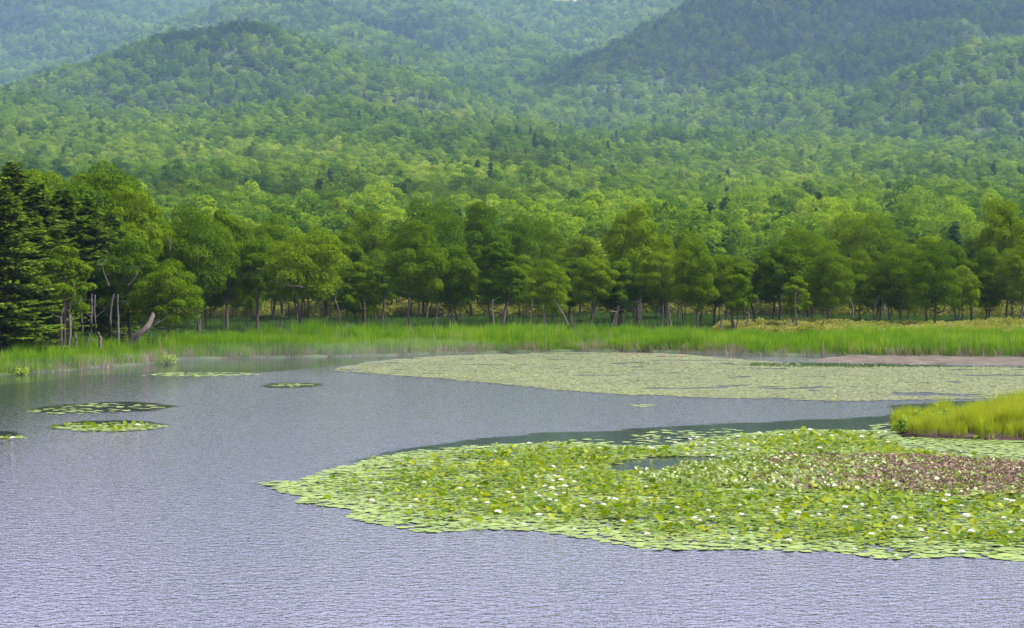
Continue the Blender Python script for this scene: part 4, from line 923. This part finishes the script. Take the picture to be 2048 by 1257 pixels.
# ------------------------------------------------------------------ unseen clouds added above the frame to cast shade on chosen slopes
m, nt, N, L = mat('shade_cloud'); df = N('ShaderNodeBsdfDiffuse'); df.inputs[0].default_value = (.85, .85, .87, 1); tl = N('ShaderNodeBsdfTranslucent'); tl.inputs[0].default_value = (.8, .8, .82, 1)
ms_ = N('ShaderNodeMixShader'); ms_.inputs[0].default_value = .35; L(df.outputs[0], ms_.inputs[1]); L(tl.outputs[0], ms_.inputs[2]); o_ = N('ShaderNodeOutputMaterial'); L(ms_.outputs[0], o_.inputs[0])
def shade_cloud(tx, ty, sx, sy, zc_, seed):
    tz = float(height(np.array([float(tx)]), np.array([float(ty)]))[0]); c = Vector((tx, ty, tz)) + SDIR * ((zc_ - tz) / SDIR.z)
    rr = np.random.default_rng(seed); b = MB(); nu, nv = 26, 14
    U, Vv = np.meshgrid(np.arange(nu) * 2 * math.pi / nu, np.linspace(.02, math.pi - .02, nv))
    base = np.stack([np.cos(U) * np.sin(Vv), np.sin(U) * np.sin(Vv), np.cos(Vv)], -1).reshape(-1, 3)
    i = np.arange(nv - 1)[:, None] * nu; j = np.arange(nu)[None]; Fa = np.stack([i + j, i + nu + j, i + nu + (j + 1) % nu, i + (j + 1) % nu], -1).reshape(-1, 4)
    for k in range(22):
        a = rr.random() * 6.28; q = rr.random() ** .5 * .72; r_ = rr.uniform(.28, .46) * (1.1 - q * .6)
        P = base * (1 + .12 * vnoise(base[:, :1] * 4 + k * 7, base[:, 1:2] * 4 + base[:, 2:] * 3, seed)) * (r_ * sx, r_ * sy, r_ * .45 * min(sx, sy)) + (math.cos(a) * q * sx, math.sin(a) * q * sy, r_ * .12 * sx)
        P[:, 2] = np.maximum(P[:, 2], -20 - 12 * np.abs(base[:, 2])); b.add(P, Fa)
    o = link('shade_cloud', b.build('shade_cloud', [m], True), loc=c); tag(o, kind='structure')
for k, (px, dd, py, sx, sy) in enumerate([(1400, 2700, 0, 190, 260), (1600, 2900, 0, 250, 330), (1850, 3050, 0, 280, 420), (1560, 2480, 0, 110, 110), (1800, 2480, 0, 230, 200), (2000, 2400, 0, 150, 130), (455, 2190, 0, 75, 60), (60, 4000, 0, 260, 260), (700, 3450, 0, 190, 260), (560, 640, 0, 90, 130), (1180, 1000, 0, 70, 90)]):
    shade_cloud((px - 1024) / F * dd, dd, sx, sy, 1050, 500 + k)

m, nt, N, L = mat('mist'); v = N('ShaderNodeVolumePrincipled'); v.inputs['Color'].default_value = (.95, .96, 1, 1); v.inputs['Density'].default_value = .0026
o_ = N('ShaderNodeOutputMaterial'); L(v.outputs[0], o_.inputs['Volume'])
U, Vv = np.meshgrid(np.arange(24) * 2 * math.pi / 24, np.linspace(.01, math.pi - .01, 12)); i = np.arange(11)[:, None] * 24; j = np.arange(24)[None]
SPV = np.stack([np.cos(U) * np.sin(Vv), np.sin(U) * np.sin(Vv), np.cos(Vv)], -1).reshape(-1, 3); SPF = np.stack([i + j, i + 24 + j, i + 24 + (j + 1) % 24, i + (j + 1) % 24], -1).reshape(-1, 4)
for px, dd, sx, sy, sz in [(240, 106, 7, 6, .6), (560, 116, 9, 8, .8), (830, 123, 7, 8, .8), (1500, 122, 8, 6, .4)]:
    o = link('mist', mk('mist', SPV * (sx, sy, sz), [SPF], [m], None, None, True), loc=((px - 1024) / F * dd, dd, sz * .75)); tag(o, 'thin white mist drifting over the water along the far shore', kind='stuff')
